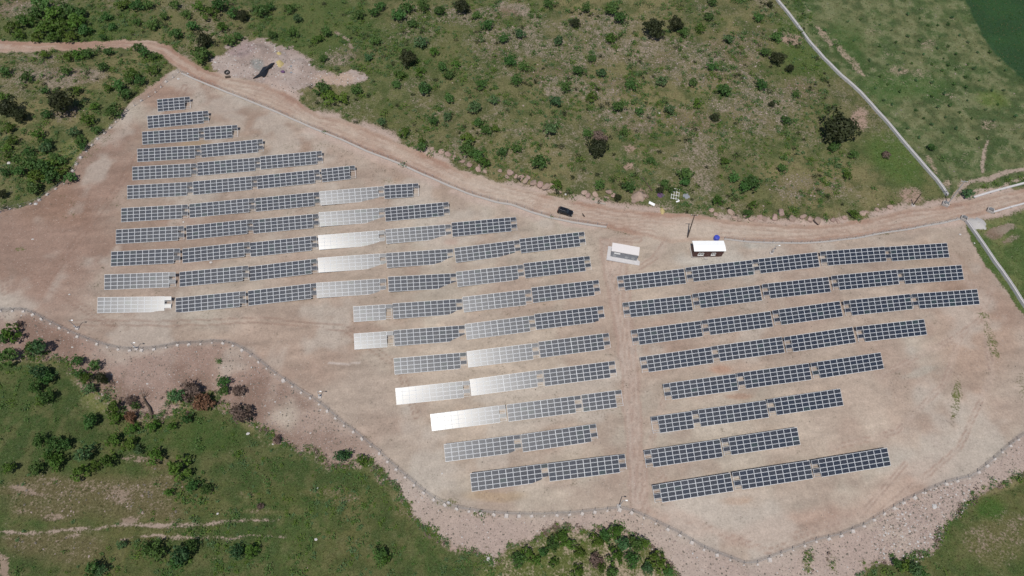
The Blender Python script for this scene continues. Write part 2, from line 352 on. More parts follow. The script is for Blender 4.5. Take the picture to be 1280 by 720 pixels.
def sdf(poly, u, v):
    "signed distance, positive inside"
    P = np.array(poly, float); d2 = np.full(u.shape, 1e12); inside = np.zeros(u.shape, bool); n = len(P)
    for i in range(n):
        ax, ay = P[i]; bx, by = P[(i+1) % n]; ex, ey = bx-ax, by-ay
        wx, wy = u-ax, v-ay; t = np.clip((wx*ex+wy*ey)/(ex*ex+ey*ey+1e-9), 0, 1)
        d2 = np.minimum(d2, (wx-t*ex)**2+(wy-t*ey)**2)
        if ay != by:
            c = ((ay > v) != (by > v)) & (u < ex*(v-ay)/(by-ay)+ax); inside ^= c
    d = np.sqrt(d2); return np.where(inside, d, -d)
def dline(line, u, v):
    P = np.array(line, float); d2 = np.full(u.shape, 1e12)
    for i in range(len(P)-1):
        ax, ay = P[i]; bx, by = P[i+1]; ex, ey = bx-ax, by-ay
        wx, wy = u-ax, v-ay; t = np.clip((wx*ex+wy*ey)/(ex*ex+ey*ey+1e-9), 0, 1)
        d2 = np.minimum(d2, (wx-t*ex)**2+(wy-t*ey)**2)
    return np.sqrt(d2)

for (u, v, r, h) in [(640, 219, 1.8, .9), (655, 224, 2.2, 1.1), (672, 229, 2.4, 1.1), (683, 233, 1.8, .8), (732, 242, 1.6, .8), (764, 242, 1.9, .9), (800, 247, 2.6, 1.3), (812, 252, 1.8, .8), (300, 78, 5.5, 1.6), (322, 66, 5.0, 1.7), (345, 74, 4.5, 1.5), (372, 82, 3.8, 1.1), (350, 92, 3.0, .8), (900, 262, 1.6, .8), (938, 270, 1.8, .8), (974, 270, 2.4, .9), (1004, 273, 2.4, .8), (1025, 276, 2.2, .8)]:
    p = at(u, v); MOUNDS.append((p.x, p.y, r, h))

def paint(x, y, z):
    "natural soil colour, plant colour, plant cover, stoniness for every ground vertex"
    u, v = project(x, y, z)
    u = np.clip(u, -700, 2000); v = np.clip(v, -700, 1600)
    wu = u+(fbm(x, y, 6, 21, 4)-.5)*9; wv = v+(fbm(x, y, 6, 31, 4)-.5)*8
    fu = (fbm(x, y, 2.4, 51, 3)-.5)*9; fv = (fbm(x, y, 2.4, 61, 3)-.5)*8
    n1 = fbm(x, y, 28, 5, 4); n2 = fbm(x, y, 9, 6, 4); n3 = fbm(x, y, 2.6, 7, 3); n4 = fbm(x, y, 14, 8, 3)
    N = len(x)
    soil = np.zeros((N, 3)); green = np.zeros((N, 3)); veg = np.zeros(N); rock = np.zeros(N)
    def mix(dst, col, w):
        w = np.clip(w, 0, 1)[:, None]; dst[:] = dst*(1-w)+np.asarray(col)[None]*w
    def blob(dst, col, cu, cv, ru, rv, k=1.0, ang=0.0):
        c, s = math.cos(ang), math.sin(ang); du, dv = wu-cu, wv-cv
        a = (du*c+dv*s)/ru; b = (-du*s+dv*c)/rv; d = np.sqrt(a*a+b*b)+(n2-.5)*.7
        mix(dst, col, k*(1-sm(.45, 1.15, d)))
    def vb(val, cu, cv, ru, rv, k=1.0, ang=0.0, arr=None):
        arr = veg if arr is None else arr
        c, s = math.cos(ang), math.sin(ang); du, dv = wu-cu, wv-cv
        a = (du*c+dv*s)/ru; b = (-du*s+dv*c)/rv; d = np.sqrt(a*a+b*b)+(n2-.5)*.8
        w = k*(1-sm(.45, 1.15, d)); arr[:] = arr*(1-w)+val*w
    # hillside
    mix(soil, A(158, 142, 120), np.ones(N)); mix(soil, A(140, 118, 96), sm(.4, .7, n2))
    mix(green, G(108, 105, 72), np.ones(N)); mix(green, G(132, 120, 88), sm(.45, .65, n1)); mix(green, G(88, 98, 58), sm(.5, .68, n4)*.8)
    mix(green, G(70, 84, 46), sm(.52, .68, n3)*.6); mix(green, G(136, 126, 92), sm(.5, .36, n3)*.35)
    veg += .74 + (n1-.5)*.5+(n2-.5)*.45; rock += .25+(n2-.5)*.5
    for b_ in [(740, 62, 90, 26), (800, 150, 70, 22), (690, 95, 60, 22), (870, 150, 60, 30), (925, 60, 60, 40), (940, 140, 60, 36), (1010, 235, 60, 26), (830, 70, 70, 30), (620, 55, 40, 30), (1000, 110, 30, 26), (760, 110, 50, 30), (905, 95, 60, 26), (600, 20, 60, 14), (740, 30, 60, 18)]:
        vb(.50, *b_, .75); vb(.85, *b_, .8, arr=rock)
    for b_ in [(425, 70, 26, 14), (640, 12, 30, 10), (90, 95, 60, 14), (85, 140, 26, 16), (15, 12, 30, 16), (70, 10, 20, 8)]:
        vb(.35, *b_, .8); vb(.9, *b_, .8, arr=rock)
    blob(green, G(72, 94, 44), 400, 30, 90, 50, .7); blob(green, G(74, 98, 42), 1010, 55, 60, 60, .8, .8); blob(green, G(78, 104, 46), 1120, 195, 50, 30, .8, .7)
    blob(green, G(66, 92, 40), 90, 35, 120, 34, .7); blob(green, G(78, 92, 50), 560, 60, 120, 60, .5); blob(green, G(88, 96, 52), 470, 150, 80, 30, .5)
    vb(.95, 400, 30, 90, 45, .7); vb(.9, 1100, 200, 60, 22, .8, .7); vb(.9, 90, 35, 110, 30, .7); vb(.88, 60, 200, 120, 60, .5)
    for b_ in [(787, 187, 9, 6), (785, 208, 9, 6), (800, 245, 14, 10), (1140, 245, 18, 12), (1075, 150, 12, 18), (990, 50, 16, 8)]:
        blob(soil, A(180, 150, 128), *b_, .8); vb(.3, *b_, .75)
    vb(.05, 300, 12, 1, 1)
    # east plots
    e = sdf(EAST, wu, wv); we = sm(-1.5, 1.5, e)
    mix(green, G(84, 102, 62), we); mix(green, G(116, 116, 84), we*sm(.38, .62, n2)*.85); mix(green, G(62, 86, 46), we*sm(.5, .66, n4)*.7); mix(green, G(136, 134, 104), we*sm(.52, .66, n3)*.6); mix(green, G(54, 76, 42), we*sm(.46, .32, n3)*.6)
    mix(soil, A(172, 152, 126), we); veg[:] = veg*(1-we)+we*(.86+(n2-.5)*.5); rock[:] = rock*(1-we)+we*(.3+(n3-.5)*.4)
    for b_ in [(1060, 72, 34, 6, 1, .9), (1030, 45, 24, 5, 1, .95), (1125, 87, 16, 6, .8, 0), (1160, 55, 14, 7, .6, 0), (1090, 40, 16, 6, .5, 0), (1235, 155, 14, 9, .7, 0), (1270, 158, 14, 6, .6, 0), (1165, 205, 24, 6, 1, .95), (1185, 228, 12, 10, .9, 0), (1205, 232, 10, 12, .95, 0), (1190, 120, 10, 6, .5, 0), (1150, 90, 18, 6, .5, 0)]:
        vb(.42, *b_)
    blob(green, G(120, 136, 56), 1240, 125, 24, 14, .35); blob(green, G(64, 100, 44), 1130, 110, 60, 20, .6); blob(green, G(60, 94, 40), 1060, 50, 26, 40, .6, -.6)
    f = sdf(FIELD, u+(n2-.5)*5, v+(n3-.5)*4); wf = sm(-1, 1.5, f)
    mix(green, G(30, 70, 40), wf); mix(green, G(40, 82, 44), wf*sm(.4, .7, n2)*.6); veg[:] = veg*(1-wf)+wf*1.05; rock *= 1-wf
    e = sdf(SEAST, wu, wv); we = sm(-1.5, 1.5, e)
    mix(green, G(84, 102, 56), we); mix(green, G(122, 122, 82), we*sm(.38, .62, n2)); mix(green, G(66, 90, 44), we*sm(.5, .7, n3)*.6); veg[:] = veg*(1-we)+we*(.9+(n2-.5)*.4); rock *= 1-we*.7
    blob(green, G(74, 98, 48), 1228, 315, 14, 60, .6, -.55)
    for b_ in [(1250, 287, 26, 7, .95, -.25), (1244, 293, 13, 8, .9), (1262, 300, 16, 5, .6, -.4)]: vb(.1, *b_)
    # meadows
    for poly in (MEAD_W, MEAD_E):
        e = sdf(poly, wu+fu+3, wv+fv-3); we = sm(-2, 2.5, e)
        mix(green, G(74, 90, 46), we); mix(green, G(102, 98, 62), we*sm(.42, .65, n1)*.85); mix(green, G(56, 78, 38), we*sm(.48, .66, n4)*.6); mix(green, G(112, 106, 74), we*sm(.5, .66, n3)*.5); mix(green, G(60, 78, 40), we*sm(.46, .34, n3)*.5)
        mix(soil, A(158, 138, 116), we); veg[:] = veg*(1-we)+we*(.93+(n2-.5)*.3); rock[:] = rock*(1-we)+we*.18
    for b_ in [(120, 622, 150, 34), (70, 680, 90, 30), (80, 610, 70, 16), (160, 615, 60, 22), (60, 640, 60, 14), (180, 640, 60, 14), (30, 675, 40, 14), (200, 580, 30, 16), (30, 615, 40, 8), (215, 605, 30, 12)]:
        blob(green, G(108, 98, 70), *b_, .9); vb(.62, *b_, .7); vb(.6, *b_, .7, arr=rock)
    for b_ in [(35, 614, 26, 3, .8, .2), (160, 650, 18, 6, .95), (190, 657, 20, 4, .8), (175, 575, 24, 8, .5), (150, 620, 24, 14, .5), (65, 645, 20, 6, .5)]:
        vb(.15, *b_)
    for b_ in [(330, 640, 60, 5), (430, 625, 30, 8), (400, 615, 40, 6), (1260, 660, 50, 22), (1240, 690, 44, 22), (1220, 675, 30, 24), (505, 640, 14, 10), (310, 620, 20, 8)]:
        blob(green, G(112, 106, 70), *b_, .6); vb(.55, *b_, .7)
    blob(green, G(64, 94, 36), 1235, 635, 24, 18, .9); blob(green, G(60, 90, 36), 420, 560, 70, 22, .5, .5); blob(green, G(58, 86, 34), 250, 545, 60, 26, .6)
    blob(green, G(96, 96, 52), 345, 620, 50, 20, .4)
    e = sdf(THICKET, wu, wv); we = sm(-3, 3, e); mix(green, G(96, 104, 56), we); mix(soil, A(176, 158, 130), we); veg[:] = veg*(1-we)+we*(.6+(n2-.5)*.6)
    # stones stand out where the ground is thin
    # tracks worn in the grass
    for (ln, w, k) in [(TRK1, 3.0, .62), (TRK2, 1.6, .5), (TRK3, 2.6, .58), (TRK4, 3.4, .85), (TRK5, 1.6, .7), (TRK6, 2.2, .7)]:
        d = dline(ln, wu, wv); q = k*(1-sm(w*.3, w*1.5, d+(n2-.5)*3))*(.55+.9*n3); veg[:] = veg*(1-q)+.1*q; mix(soil, A(184, 164, 144), q)
    d = dline([(420, 40), (432, 48), (440, 60)], wu, wv); q = .8*(1-sm(1, 3, d)); veg[:] = veg*(1-q)+.15*q
    d = dline([(-10, 690), (4, 700), (8, 730)], wu, wv); q = .9*(1-sm(3, 8, d)); veg[:] = veg*(1-q)+.1*q
    # quarry mound and turning place
    e = sdf(MOUND_Z, wu+fu*2, wv+fv*2); we = sm(-3, 3, e)
    mix(soil, A(176, 156, 140), we); mix(soil, A(190, 172, 156), we*sm(.45, .6, n2)); blob(soil, A(172, 150, 142), 300, 62, 22, 12, .7); blob(soil, A(150, 152, 142), 322, 82, 10, 8, .8)
    blob(soil, A(200, 172, 146), 420, 100, 34, 10, .8); veg[:] = veg*(1-we)+we*(n2-.5)*.2; rock[:] = rock*(1-we)+we*.5
    # the levelled pad
    lo = sm(370, 420, v)
    e = sdf(PAD, wu+(fu*1.3+(fbm(x, y, 8, 71, 3)-.5)*22)*lo, wv+(fv*1.3+(fbm(x, y, 8, 81, 3)-.5)*18)*lo); wp = sm(-2.5, 2.5, e); ep = e
    mix(soil, A(184, 162, 142), wp)
    tmp = np.zeros((N, 3)); mix(tmp, A(186, 168, 147), np.ones(N)); mix(tmp, A(194, 180, 158), sm(.42, .62, n1)); mix(tmp, A(178, 153, 132), sm(.5, .68, n4)*.45)
    def tb(col, cu, cv, ru, rv, k=1.0, ang=0.0): blob(tmp, col, cu, cv, ru, rv, k, ang)
    tb(A(160, 130, 110), 40, 310, 130, 90, .8); tb(A(158, 126, 106), 120, 210, 60, 90, .75, .7); tb(A(162, 130, 108), 210, 120, 70, 40, .7, .4)
    tb(A(166, 136, 114), 330, 160, 120, 26, .6, .42); tb(A(150, 120, 98), 60, 260, 60, 30, .6); tb(A(172, 144, 124), 220, 470, 160, 50, .7); tb(A(164, 128, 108), 60, 430, 70, 30, .7)
    tb(A(168, 140, 118), 180, 420, 120, 24, .5); tb(A(174, 148, 126), 520, 220, 80, 26, .6, .45)
    tb(A(158, 130, 108), 260, 190, 130, 60, .45); tb(A(160, 130, 108), 240, 290, 120, 60, .5); tb(A(176, 150, 128), 350, 430, 120, 60, .5)
    tb(A(204, 188, 164), 650, 470, 160, 110, .55); tb(A(202, 184, 160), 760, 350, 90, 60, .5); tb(A(206, 190, 168), 900, 640, 120, 30, .6); tb(A(186, 152, 130), 980, 660, 120, 20, .5, -.2)
    tb(A(184, 148, 126), 860, 655, 60, 14, .55, .3); tb(A(204, 182, 158), 1050, 520, 140, 60, .4); tb(A(178, 148, 124), 1220, 420, 70, 80, .6); tb(A(172, 144, 118), 1180, 330, 60, 40, .4)
    tb(A(190, 158, 136), 1130, 610, 80, 30, .5, -.5); tb(A(206, 190, 166), 690, 620, 60, 14, .7); tb(A(186, 160, 124), 620, 620, 40, 8, .6)
    tb(A(184, 142, 112), 985, 470, 24, 6, .6); tb(A(186, 142, 114), 900, 462, 18, 6, .6); tb(A(176, 130, 100), 925, 495, 24, 5, .5); tb(A(182, 144, 112), 920, 625, 22, 6, .5); tb(A(176, 128, 104), 563, 302, 10, 5, .6)
    tb(A(172, 138, 104), 490, 225, 16, 5, .5); tb(A(168, 146, 104), 250, 180, 26, 5, .4)
    tb(A(194, 188, 172), 890, 326, 44, 14, .8); tb(A(186, 182, 166), 950, 306, 30, 7, .8); tb(A(190, 180, 160), 1150, 465, 26, 6, .7, -.3); tb(A(196, 192, 180), 830, 540, 20, 5, .4)
    st = fbm(x*.22+y*.05, y-x*.2, 1.6, 91, 4); st2 = fbm(x*.5, y, 5, 92, 4)
    tmp *= (1+(st[:, None]-.5)*.42+(st2[:, None]-.5)*.34)*(np.array([1.05, 1.04, 1.03])*sm(250, 700, u+v*.6)[:, None]+np.array([1.0, 1.0, 1.0])*(1-sm(250, 700, u+v*.6))[:, None])
    mix(tmp, A(168, 138, 118), sm(.56, .68, fbm(x, y, 20, 96, 4))*.32); mix(tmp, A(208, 196, 176), sm(.56, .68, fbm(x, y, 16, 97, 4))*.5)
    lane = sdf([(748, 300), (790, 300), (786, 352), (791, 420), (800, 500), (806, 580), (812, 640), (786, 636), (783, 560), (777, 480), (766, 400), (757, 345)], wu, wv)
    mix(tmp, A(202, 180, 160), sm(-2, 5, lane)*.6); mix(tmp, A(176, 144, 124), (1-sm(.5, 3, np.abs(lane-1)))*.45); mix(tmp, A(172, 142, 124), (1-sm(.5, 2, np.abs(lane-8)))*.4)
    # stony margin below the south fence
    d = dline(SF, wu, wv); south = sdf(SF+[(1292, 900), (-60, 900)], wu, wv); wsb = sm(-5, 12, south+(n2-.5)*14)
    mix(tmp, A(170, 142, 124), wsb*.8*sm(.3, .6, n2)*sm(560, 300, u)); mix(tmp, A(186, 164, 148), wsb*.6*sm(.3, .6, n2)*sm(400, 620, u)); mix(tmp, A(146, 120, 102), wsb*.8*sm(.5, .64, n4)*sm(620, 350, u)); mix(tmp, A(194, 172, 154), wsb*sm(300, 620, u)*.6); mix(tmp, A(158, 132, 112), wsb*(1-sm(1, 10, ep))*.6)
    mix(tmp, A(150, 142, 132), (1-sm(1.0, 4.5, d))*.45)
    # wheel tracks
    def rut(ln, off, w, col, k):
        dd = dline(ln, wu*.5+u*.5, wv*.5+v*.5); q = k*(1-sm(w*.4, w, np.abs(dd-off))); mix(tmp, col, q)
    for ln in ([(772, 345), (777, 400), (787, 470), (795, 540), (800, 610), (806, 640)], [(762, 335), (766, 300), (800, 300)], [(835, 300), (815, 325), (785, 345)], [(1190, 320), (1230, 380), (1240, 470), (1200, 560), (1100, 640), (960, 690), (860, 650), (800, 600)], [(1100, 470), (1180, 430), (1225, 400), (1240, 360)], [(1040, 560), (1120, 540), (1180, 480), (1200, 420)], [(830, 500), (812, 560), (830, 600)], [(1130, 580), (1080, 640), (990, 670)]):
        rut(ln, 2.6, 1.5, A(156, 126, 106), .8*sm(.3, .6, n3)); rut(ln, 0, 7, A(204, 182, 160), .4)
    for ln in ([(90, 402), (200, 405), (330, 400), (430, 410), (500, 460), (520, 520)], [(20, 330), (60, 360), (140, 405)], [(230, 110), (150, 230), (60, 350)], [(0, 330), (8, 345), (5, 365)]):
        rut(ln, 3.0, 1.5, A(156, 126, 106), .5)
    dd = dline([(410, 453), (450, 453)], wu, wv); mix(tmp, A(220, 205, 188), (1-sm(.4, 1.6, dd))*.7)
    mix(soil, np.zeros(3), 0*wp); soil[:] = soil*(1-wp[:, None])+tmp*wp[:, None]
    gul = fbm(x*1.0, y*.35, 3.5, 95, 3); mix(tmp, A(140, 118, 104), wsb*sm(.56, .7, gul)*.6)
    pv = .06+(n2-.5)*.45+wsb*(1-sm(4, 16, ep))*(.5+(n3-.5)*1.2)*(1-.3*sm(600, 1000, u))
    veg[:] = veg*(1-wp)+wp*pv; rock[:] = rock*(1-wp)+wp*(.26+wsb*.34+(n2-.5)*.5*wsb+(n3-.5)*.3)
    for b_ in [(100, 190, 30, 20, .5), (135, 170, 40, 12, .4, -.6), (1242, 430, 8, 34, .7, -.35), (1195, 500, 8, 34, .75, .1), (1230, 395, 12, 6, .7), (1195, 490, 5, 20, .7), (1290, 480, 26, 26, .5), (490, 226, 18, 4, .4), (25, 312, 10, 5, .8), (560, 627, 16, 7, .7), (600, 645, 12, 6, .6), (545, 660, 10, 6, .6), (1010, 700, 10, 20, .7), (1040, 705, 8, 22, .7, -.3), (240, 500, 60, 16, .7), (130, 490, 30, 26, .6), (215, 495, 14, 14, .8), (90, 270, 14, 6, .5), (150, 250, 20, 10, .3), (560, 225, 40, 8, .25), (390, 185, 60, 8, .3), (80, 250, 26, 10, .35)]:
        blob(green, G(120, 122, 76), *b_[:4], 1.0, b_[5] if len(b_) > 5 else 0)
        w0 = b_[4]; vb(.6, b_[0], b_[1], b_[2], b_[3], w0, b_[5] if len(b_) > 5 else 0)
    # between rows the grass returns
    # dirt road
    e = sdf(ROAD, wu*.5+u*.5+fu*.35, wv*.5+v*.5+fv*.35); wr = sm(-1.2, 1.2, e)
    tmp = np.zeros((N, 3)); mix(tmp, A(190, 162, 138), np.ones(N)); mix(tmp, A(200, 178, 154), sm(.4, .62, n1)); mix(tmp, A(178, 142, 118), sm(.45, .65, n4)*.8)
    tb(A(172, 132, 108), 240, 78, 60, 20, .7, .7); tb(A(176, 136, 112), 120, 56, 120, 8, .5); tb(A(180, 146, 124), 1160, 268, 120, 12, .5, -.2); tb(A(206, 188, 164), 900, 290, 120, 10, .6)
    tb(A(172, 138, 116), 350, 122, 60, 12, .6, .4)
    mix(tmp, A(212, 194, 170), sm(5, 9, e)*.45)
    edge = np.minimum(e, 40)
    for o_, k in ((3.5, .5), (9, .45), (13, .3)):
        mix(tmp, A(166, 134, 114), k*(1-sm(.5, 1.7, np.abs(edge-o_)))*sm(.36, .58, n2)); mix(tmp, A(214, 196, 174), k*.8*(1-sm(.5, 1.8, np.abs(edge-o_-2.6)))*sm(.34, .56, n3))
    soil[:] = soil*(1-wr[:, None])+tmp*wr[:, None]; veg *= 1-wr*.95; rock[:] = rock*(1-wr)+wr*.2
    # bare verge north of the road
    vg = (1-sm(2, 13, -e))*(1-wr)*sm(.36, .5, n2)*(v < 285)*(u > 330); veg *= 1-vg*.85; mix(soil, A(206, 182, 162), vg*.85)
    # far away, everything back to the mixed default
    kind = np.zeros(N, int)
    kind[(wp > .5)] = 1; kind[wr > .5] = 2
    kind[(kind == 0) & (sdf(MOUND_Z, wu, wv) > 0)] = 1
    kind[(kind == 0) & (f > 0)] = 3
    kind[(kind == 0) & ((sdf(MEAD_W, wu, wv) > 0) | (sdf(MEAD_E, wu, wv) > 0))] = 4
    kind[(kind == 1) & (south > 1) & (v > 380)] = 5
    return soil, green, np.clip(veg, 0, 1.1), np.clip(rock, 0, 1), kind

# ------------------------------------------------------------------ ground material
def ground_material():
    m, nt, bs = new_mat('ground'); L = nt.links.new
    ge = nd(nt, 'ShaderNodeNewGeometry')
    def attr(n, t='GEOMETRY'):
        a = nd(nt, 'ShaderNodeAttribute'); a.attribute_name = n; return a
    so, gr, vr = attr('soil'), attr('plants'), attr('cover')
    sep = nd(nt, 'ShaderNodeSeparateColor'); L(vr.outputs['Color'], sep.inputs[0])
    def noise(scale, detail=4, rough=.6, w=0):
        n = nd(nt, 'ShaderNodeTexNoise'); n.inputs['Scale'].default_value = scale; n.inputs['Detail'].default_value = detail; n.inputs['Roughness'].default_value = rough
        L(ge.outputs['Position'], n.inputs['Vector']); return n
    def rng(src, a, b, c=0., d=1.):
        r = nd(nt, 'ShaderNodeMapRange'); r.inputs['From Min'].default_value = a; r.inputs['From Max'].default_value = b; r.inputs['To Min'].default_value = c; r.inputs['To Max'].default_value = d
        L(src, r.inputs['Value']); return r.outputs[0]
    def math_(op, a, b):
        n = nd(nt, 'ShaderNodeMath', operation=op)
        for i, x in enumerate((a, b)):
            if isinstance(x, (int, float)): n.inputs[i].default_value = x
            else: L(x, n.inputs[i])
        return n.outputs[0]
    def mixc(fac, a, b, blend='MIX'):
        n = nd(nt, 'ShaderNodeMix', data_type='RGBA'); n.blend_type = blend
        for s_, x in ((n.inputs[0], fac), (n.inputs[6], a), (n.inputs[7], b)):
            if isinstance(x, (int, float)): s_.default_value = x
            elif isinstance(x, tuple): s_.default_value = (*x, 1)
            else: L(x, s_)
        return n.outputs[2]
    nA, nB, nC = noise(.55, 6, .65), noise(2.2, 5, .7), noise(7.0, 3, .7)
    # plant cover threshold broken by fine noise
    th = math_('ADD', math_('MULTIPLY', nA.outputs['Fac'], .45), math_('MULTIPLY', nB.outputs['Fac'], .55))
    cov = math_('SUBTRACT', sep.outputs[0], math_('MULTIPLY', math_('SUBTRACT', th, .5), 2.3))
    mask = rng(cov, .36, .64)
    # soil with grit and stones
    g1 = rng(nC.outputs['Fac'], .3, .7, .87, 1.13)
    g2 = rng(nB.outputs['Fac'], .3, .7, .88, 1.12)
    g2 = math_('MULTIPLY', g2, rng(nA.outputs['Fac'], .3, .7, .90, 1.10))
    hv = nd(nt, 'ShaderNodeHueSaturation'); L(so.outputs['Color'], hv.inputs['Color']); L(math_('MULTIPLY', g1, g2), hv.inputs['Value'])
    vo = nd(nt, 'ShaderNodeTexVoronoi'); vo.inputs['Scale'].default_value = 2.3; vo.inputs['Randomness'].default_value = 1; L(ge.outputs['Position'], vo.inputs['Vector'])
    vs = nd(nt, 'ShaderNodeSeparateColor'); L(vo.outputs['Color'], vs.inputs[0])
    stone = math_('MULTIPLY', rng(vo.outputs['Distance'], .30, .18), math_('GREATER_THAN', math_('MULTIPLY', sep.outputs[1], .85), vs.outputs[0]))
    scol = mixc(vs.outputs[1], tuple(A(158, 140, 124)), tuple(A(222, 206, 188)))
    soilc = mixc(math_('MULTIPLY', stone, .75), hv.outputs[0], scol)
    # plants
    g3 = rng(nB.outputs['Fac'], .3, .72, .56, 1.46); g4 = rng(nC.outputs['Fac'], .3, .7, .62, 1.38)
    hg = nd(nt, 'ShaderNodeHueSaturation'); L(gr.outputs['Color'], hg.inputs['Color']); L(math_('MULTIPLY', g3, g4), hg.inputs['Value']); L(rng(nA.outputs['Fac'], .3, .7, .48, .515), hg.inputs['Hue'])
    straw = mixc(math_('MULTIPLY', rng(nC.outputs['Fac'], .48, .66), .38), hg.outputs[0], tuple(A(146, 138, 104)))
    col = mixc(mask, soilc, straw)
    L(col, bs.inputs['Base Color']); bs.inputs['Roughness'].default_value = .95; bs.inputs['Specular IOR Level'].default_value = .15
    bh = math_('ADD', math_('MULTIPLY', nB.outputs['Fac'], .5), math_('ADD', math_('MULTIPLY', nC.outputs['Fac'], .25), math_('MULTIPLY', stone, .25)))
    bh = math_('MULTIPLY', bh, math_('ADD', .35, math_('ADD', mask, math_('MULTIPLY', sep.outputs[1], .6))))
    bu = nd(nt, 'ShaderNodeBump'); bu.inputs['Strength'].default_value = .75; bu.inputs['Distance'].default_value = .22; L(bh, bu.inputs['Height']); L(bu.outputs[0], bs.inputs['Normal'])
    return m
M['ground'] = ground_material()

def ground_attrs(me, soil, green, veg, rock):
    n = len(me.vertices)
    for nm, arr in (('soil', soil), ('plants', green), ('cover', np.stack([veg, rock, rock*0], 1))):
        at_ = me.color_attributes.new(nm, 'FLOAT_COLOR', 'POINT')
        buf = np.ones((n, 4), np.float32); buf[:, :3] = arr; at_.data.foreach_set('color', buf.ravel())
def grid_mesh(name, X, Y, Z, faces, attrs):
    used = np.unique(faces); remap = np.full(len(X), -1); remap[used] = np.arange(len(used)); faces = remap[faces]
    me = bpy.data.meshes.new(name); me.vertices.add(len(used)); me.vertices.foreach_set('co', np.stack([X[used], Y[used], Z[used]], 1).astype(np.float32).ravel())
    nf = len(faces); me.loops.add(nf*4); me.loops.foreach_set('vertex_index', faces.astype(np.int32).ravel())
    me.polygons.add(nf); me.polygons.foreach_set('loop_start', np.arange(nf, dtype=np.int32)*4); me.polygons.foreach_set('loop_total', np.full(nf, 4, np.int32))
    me.polygons.foreach_set('use_smooth', np.ones(nf, bool)); me.update(calc_edges=True); me.validate()
    me.materials.append(M['ground']); ground_attrs(me, *[a[used] for a in attrs])
    o = bpy.data.objects.new(name, me); C.objects.link(o); return o
STEP = .55
gx = np.arange(-262, 262.01, STEP); gy = np.arange(-40, 330.01, STEP)
GX, GY = np.meshgrid(gx, gy); X = GX.ravel(); Y = GY.ravel(); Z = ground_z(X, Y)
soil, green, veg, rock, kind = paint(X, Y, Z)
nx, ny = len(gx), len(gy)
I = (np.arange(ny-1)[:, None]*nx+np.arange(nx-1)[None]).ravel()
FA = np.stack([I, I+1, I+nx+1, I+nx], 1); fk = kind[FA[:, 0]]
for k, nm in enumerate(['grassy_hillside', 'bare_ground', 'dirt_road', 'crop_field', 'meadow', 'stony_bank']):
    o = grid_mesh(nm, X, Y, Z, FA[fk == k], (soil, green, veg, rock)); o['kind'] = 'structure'
    o['label'] = ['olive green stony hillside dotted with shrubs above the dirt road', 'levelled pinkish beige bare earth under the solar tables', 'pale dirt road curving along the north fence', 'dark green crop field in the top right corner', 'green meadow below the stony bank', 'stony pinkish bank outside the south fence'][k]
    o['category'] = ['hillside', 'ground', 'road', 'field', 'meadow', 'bank'][k]
# land beyond, out to the horizon, sharing the border line of the detailed sheet
ox = np.concatenate([-np.geomspace(2600, 262, 14), np.linspace(-262, 262, 41)[1:-1], np.geomspace(262, 2600, 14)])
oy = np.concatenate([-np.geomspace(2000, 40, 12), np.linspace(-40, 330, 31)[1:-1], np.geomspace(330, 3600, 14)])
OX, OY = np.meshgrid(ox, oy); X2 = OX.ravel(); Y2 = OY.ravel(); Z2 = ground_z(X2, Y2)-.05
inner = (X2 > -261) & (X2 < 261) & (Y2 > -39) & (Y2 < 329); Z2[inner] -= 3
n2_ = fbm(X2, Y2, 200, 3, 4); s2 = np.tile(A(158, 142, 120), (len(X2), 1)); g2_ = np.tile(G(108, 110, 68), (len(X2), 1))
I = (np.arange(len(oy)-1)[:, None]*len(ox)+np.arange(len(ox)-1)[None]).ravel()
FB = np.stack([I, I+1, I+len(ox)+1, I+len(ox)], 1); FB = FB[~inner[FB].all(1)]
o = grid_mesh('distant_ground', X2, Y2, Z2, FB, (s2, g2_, .55+.5*n2_, .3+0*n2_)); o['kind'] = 'structure'
# ------------------------------------------------------------------ sun
SUN_AZ, SUN_EL = R_(17), R_(66)          # sun stands south-south-west
SV = Vector((-math.sin(SUN_AZ)*math.cos(SUN_EL), -math.cos(SUN_AZ)*math.cos(SUN_EL), math.sin(SUN_EL)))
CAMP = Vector((0, 0, CAM_H))

# ------------------------------------------------------------------ solar tables
PX_, PY_ = 1.70, 1.03
def panel_mesh():
    mb = MB(); w, h, t, b = 1.66, .995, .04, .042
    a, c = w/2, h/2
    o = [(-a, -c), (a, -c), (a, c), (-a, c)]; i = [(-a+b, -c+b), (a-b, -c+b), (a-b, c-b), (-a+b, c-b)]
    vs = [(x, y, 0) for x, y in o]+[(x, y, t) for x, y in o]+[(x, y, t) for x, y in i]+[(x, y, t-.006) for x, y in i]
    fs = [(3, 2, 1, 0)]+[(k, (k+1) % 4, (k+1) % 4+4, k+4) for k in range(4)]+[(4+k, 4+(k+1) % 4, 8+(k+1) % 4, 8+k) for k in range(4)]+[(8+k, 8+(k+1) % 4, 12+(k+1) % 4, 12+k) for k in range(4)]
    mb.add(vs, fs, M['alu']); mb.add([vs[k] for k in (12, 13, 14, 15)], [(0, 1, 2, 3)], M['cell'])
    return mb.mesh('solar_panel')
PANEL = panel_mesh()
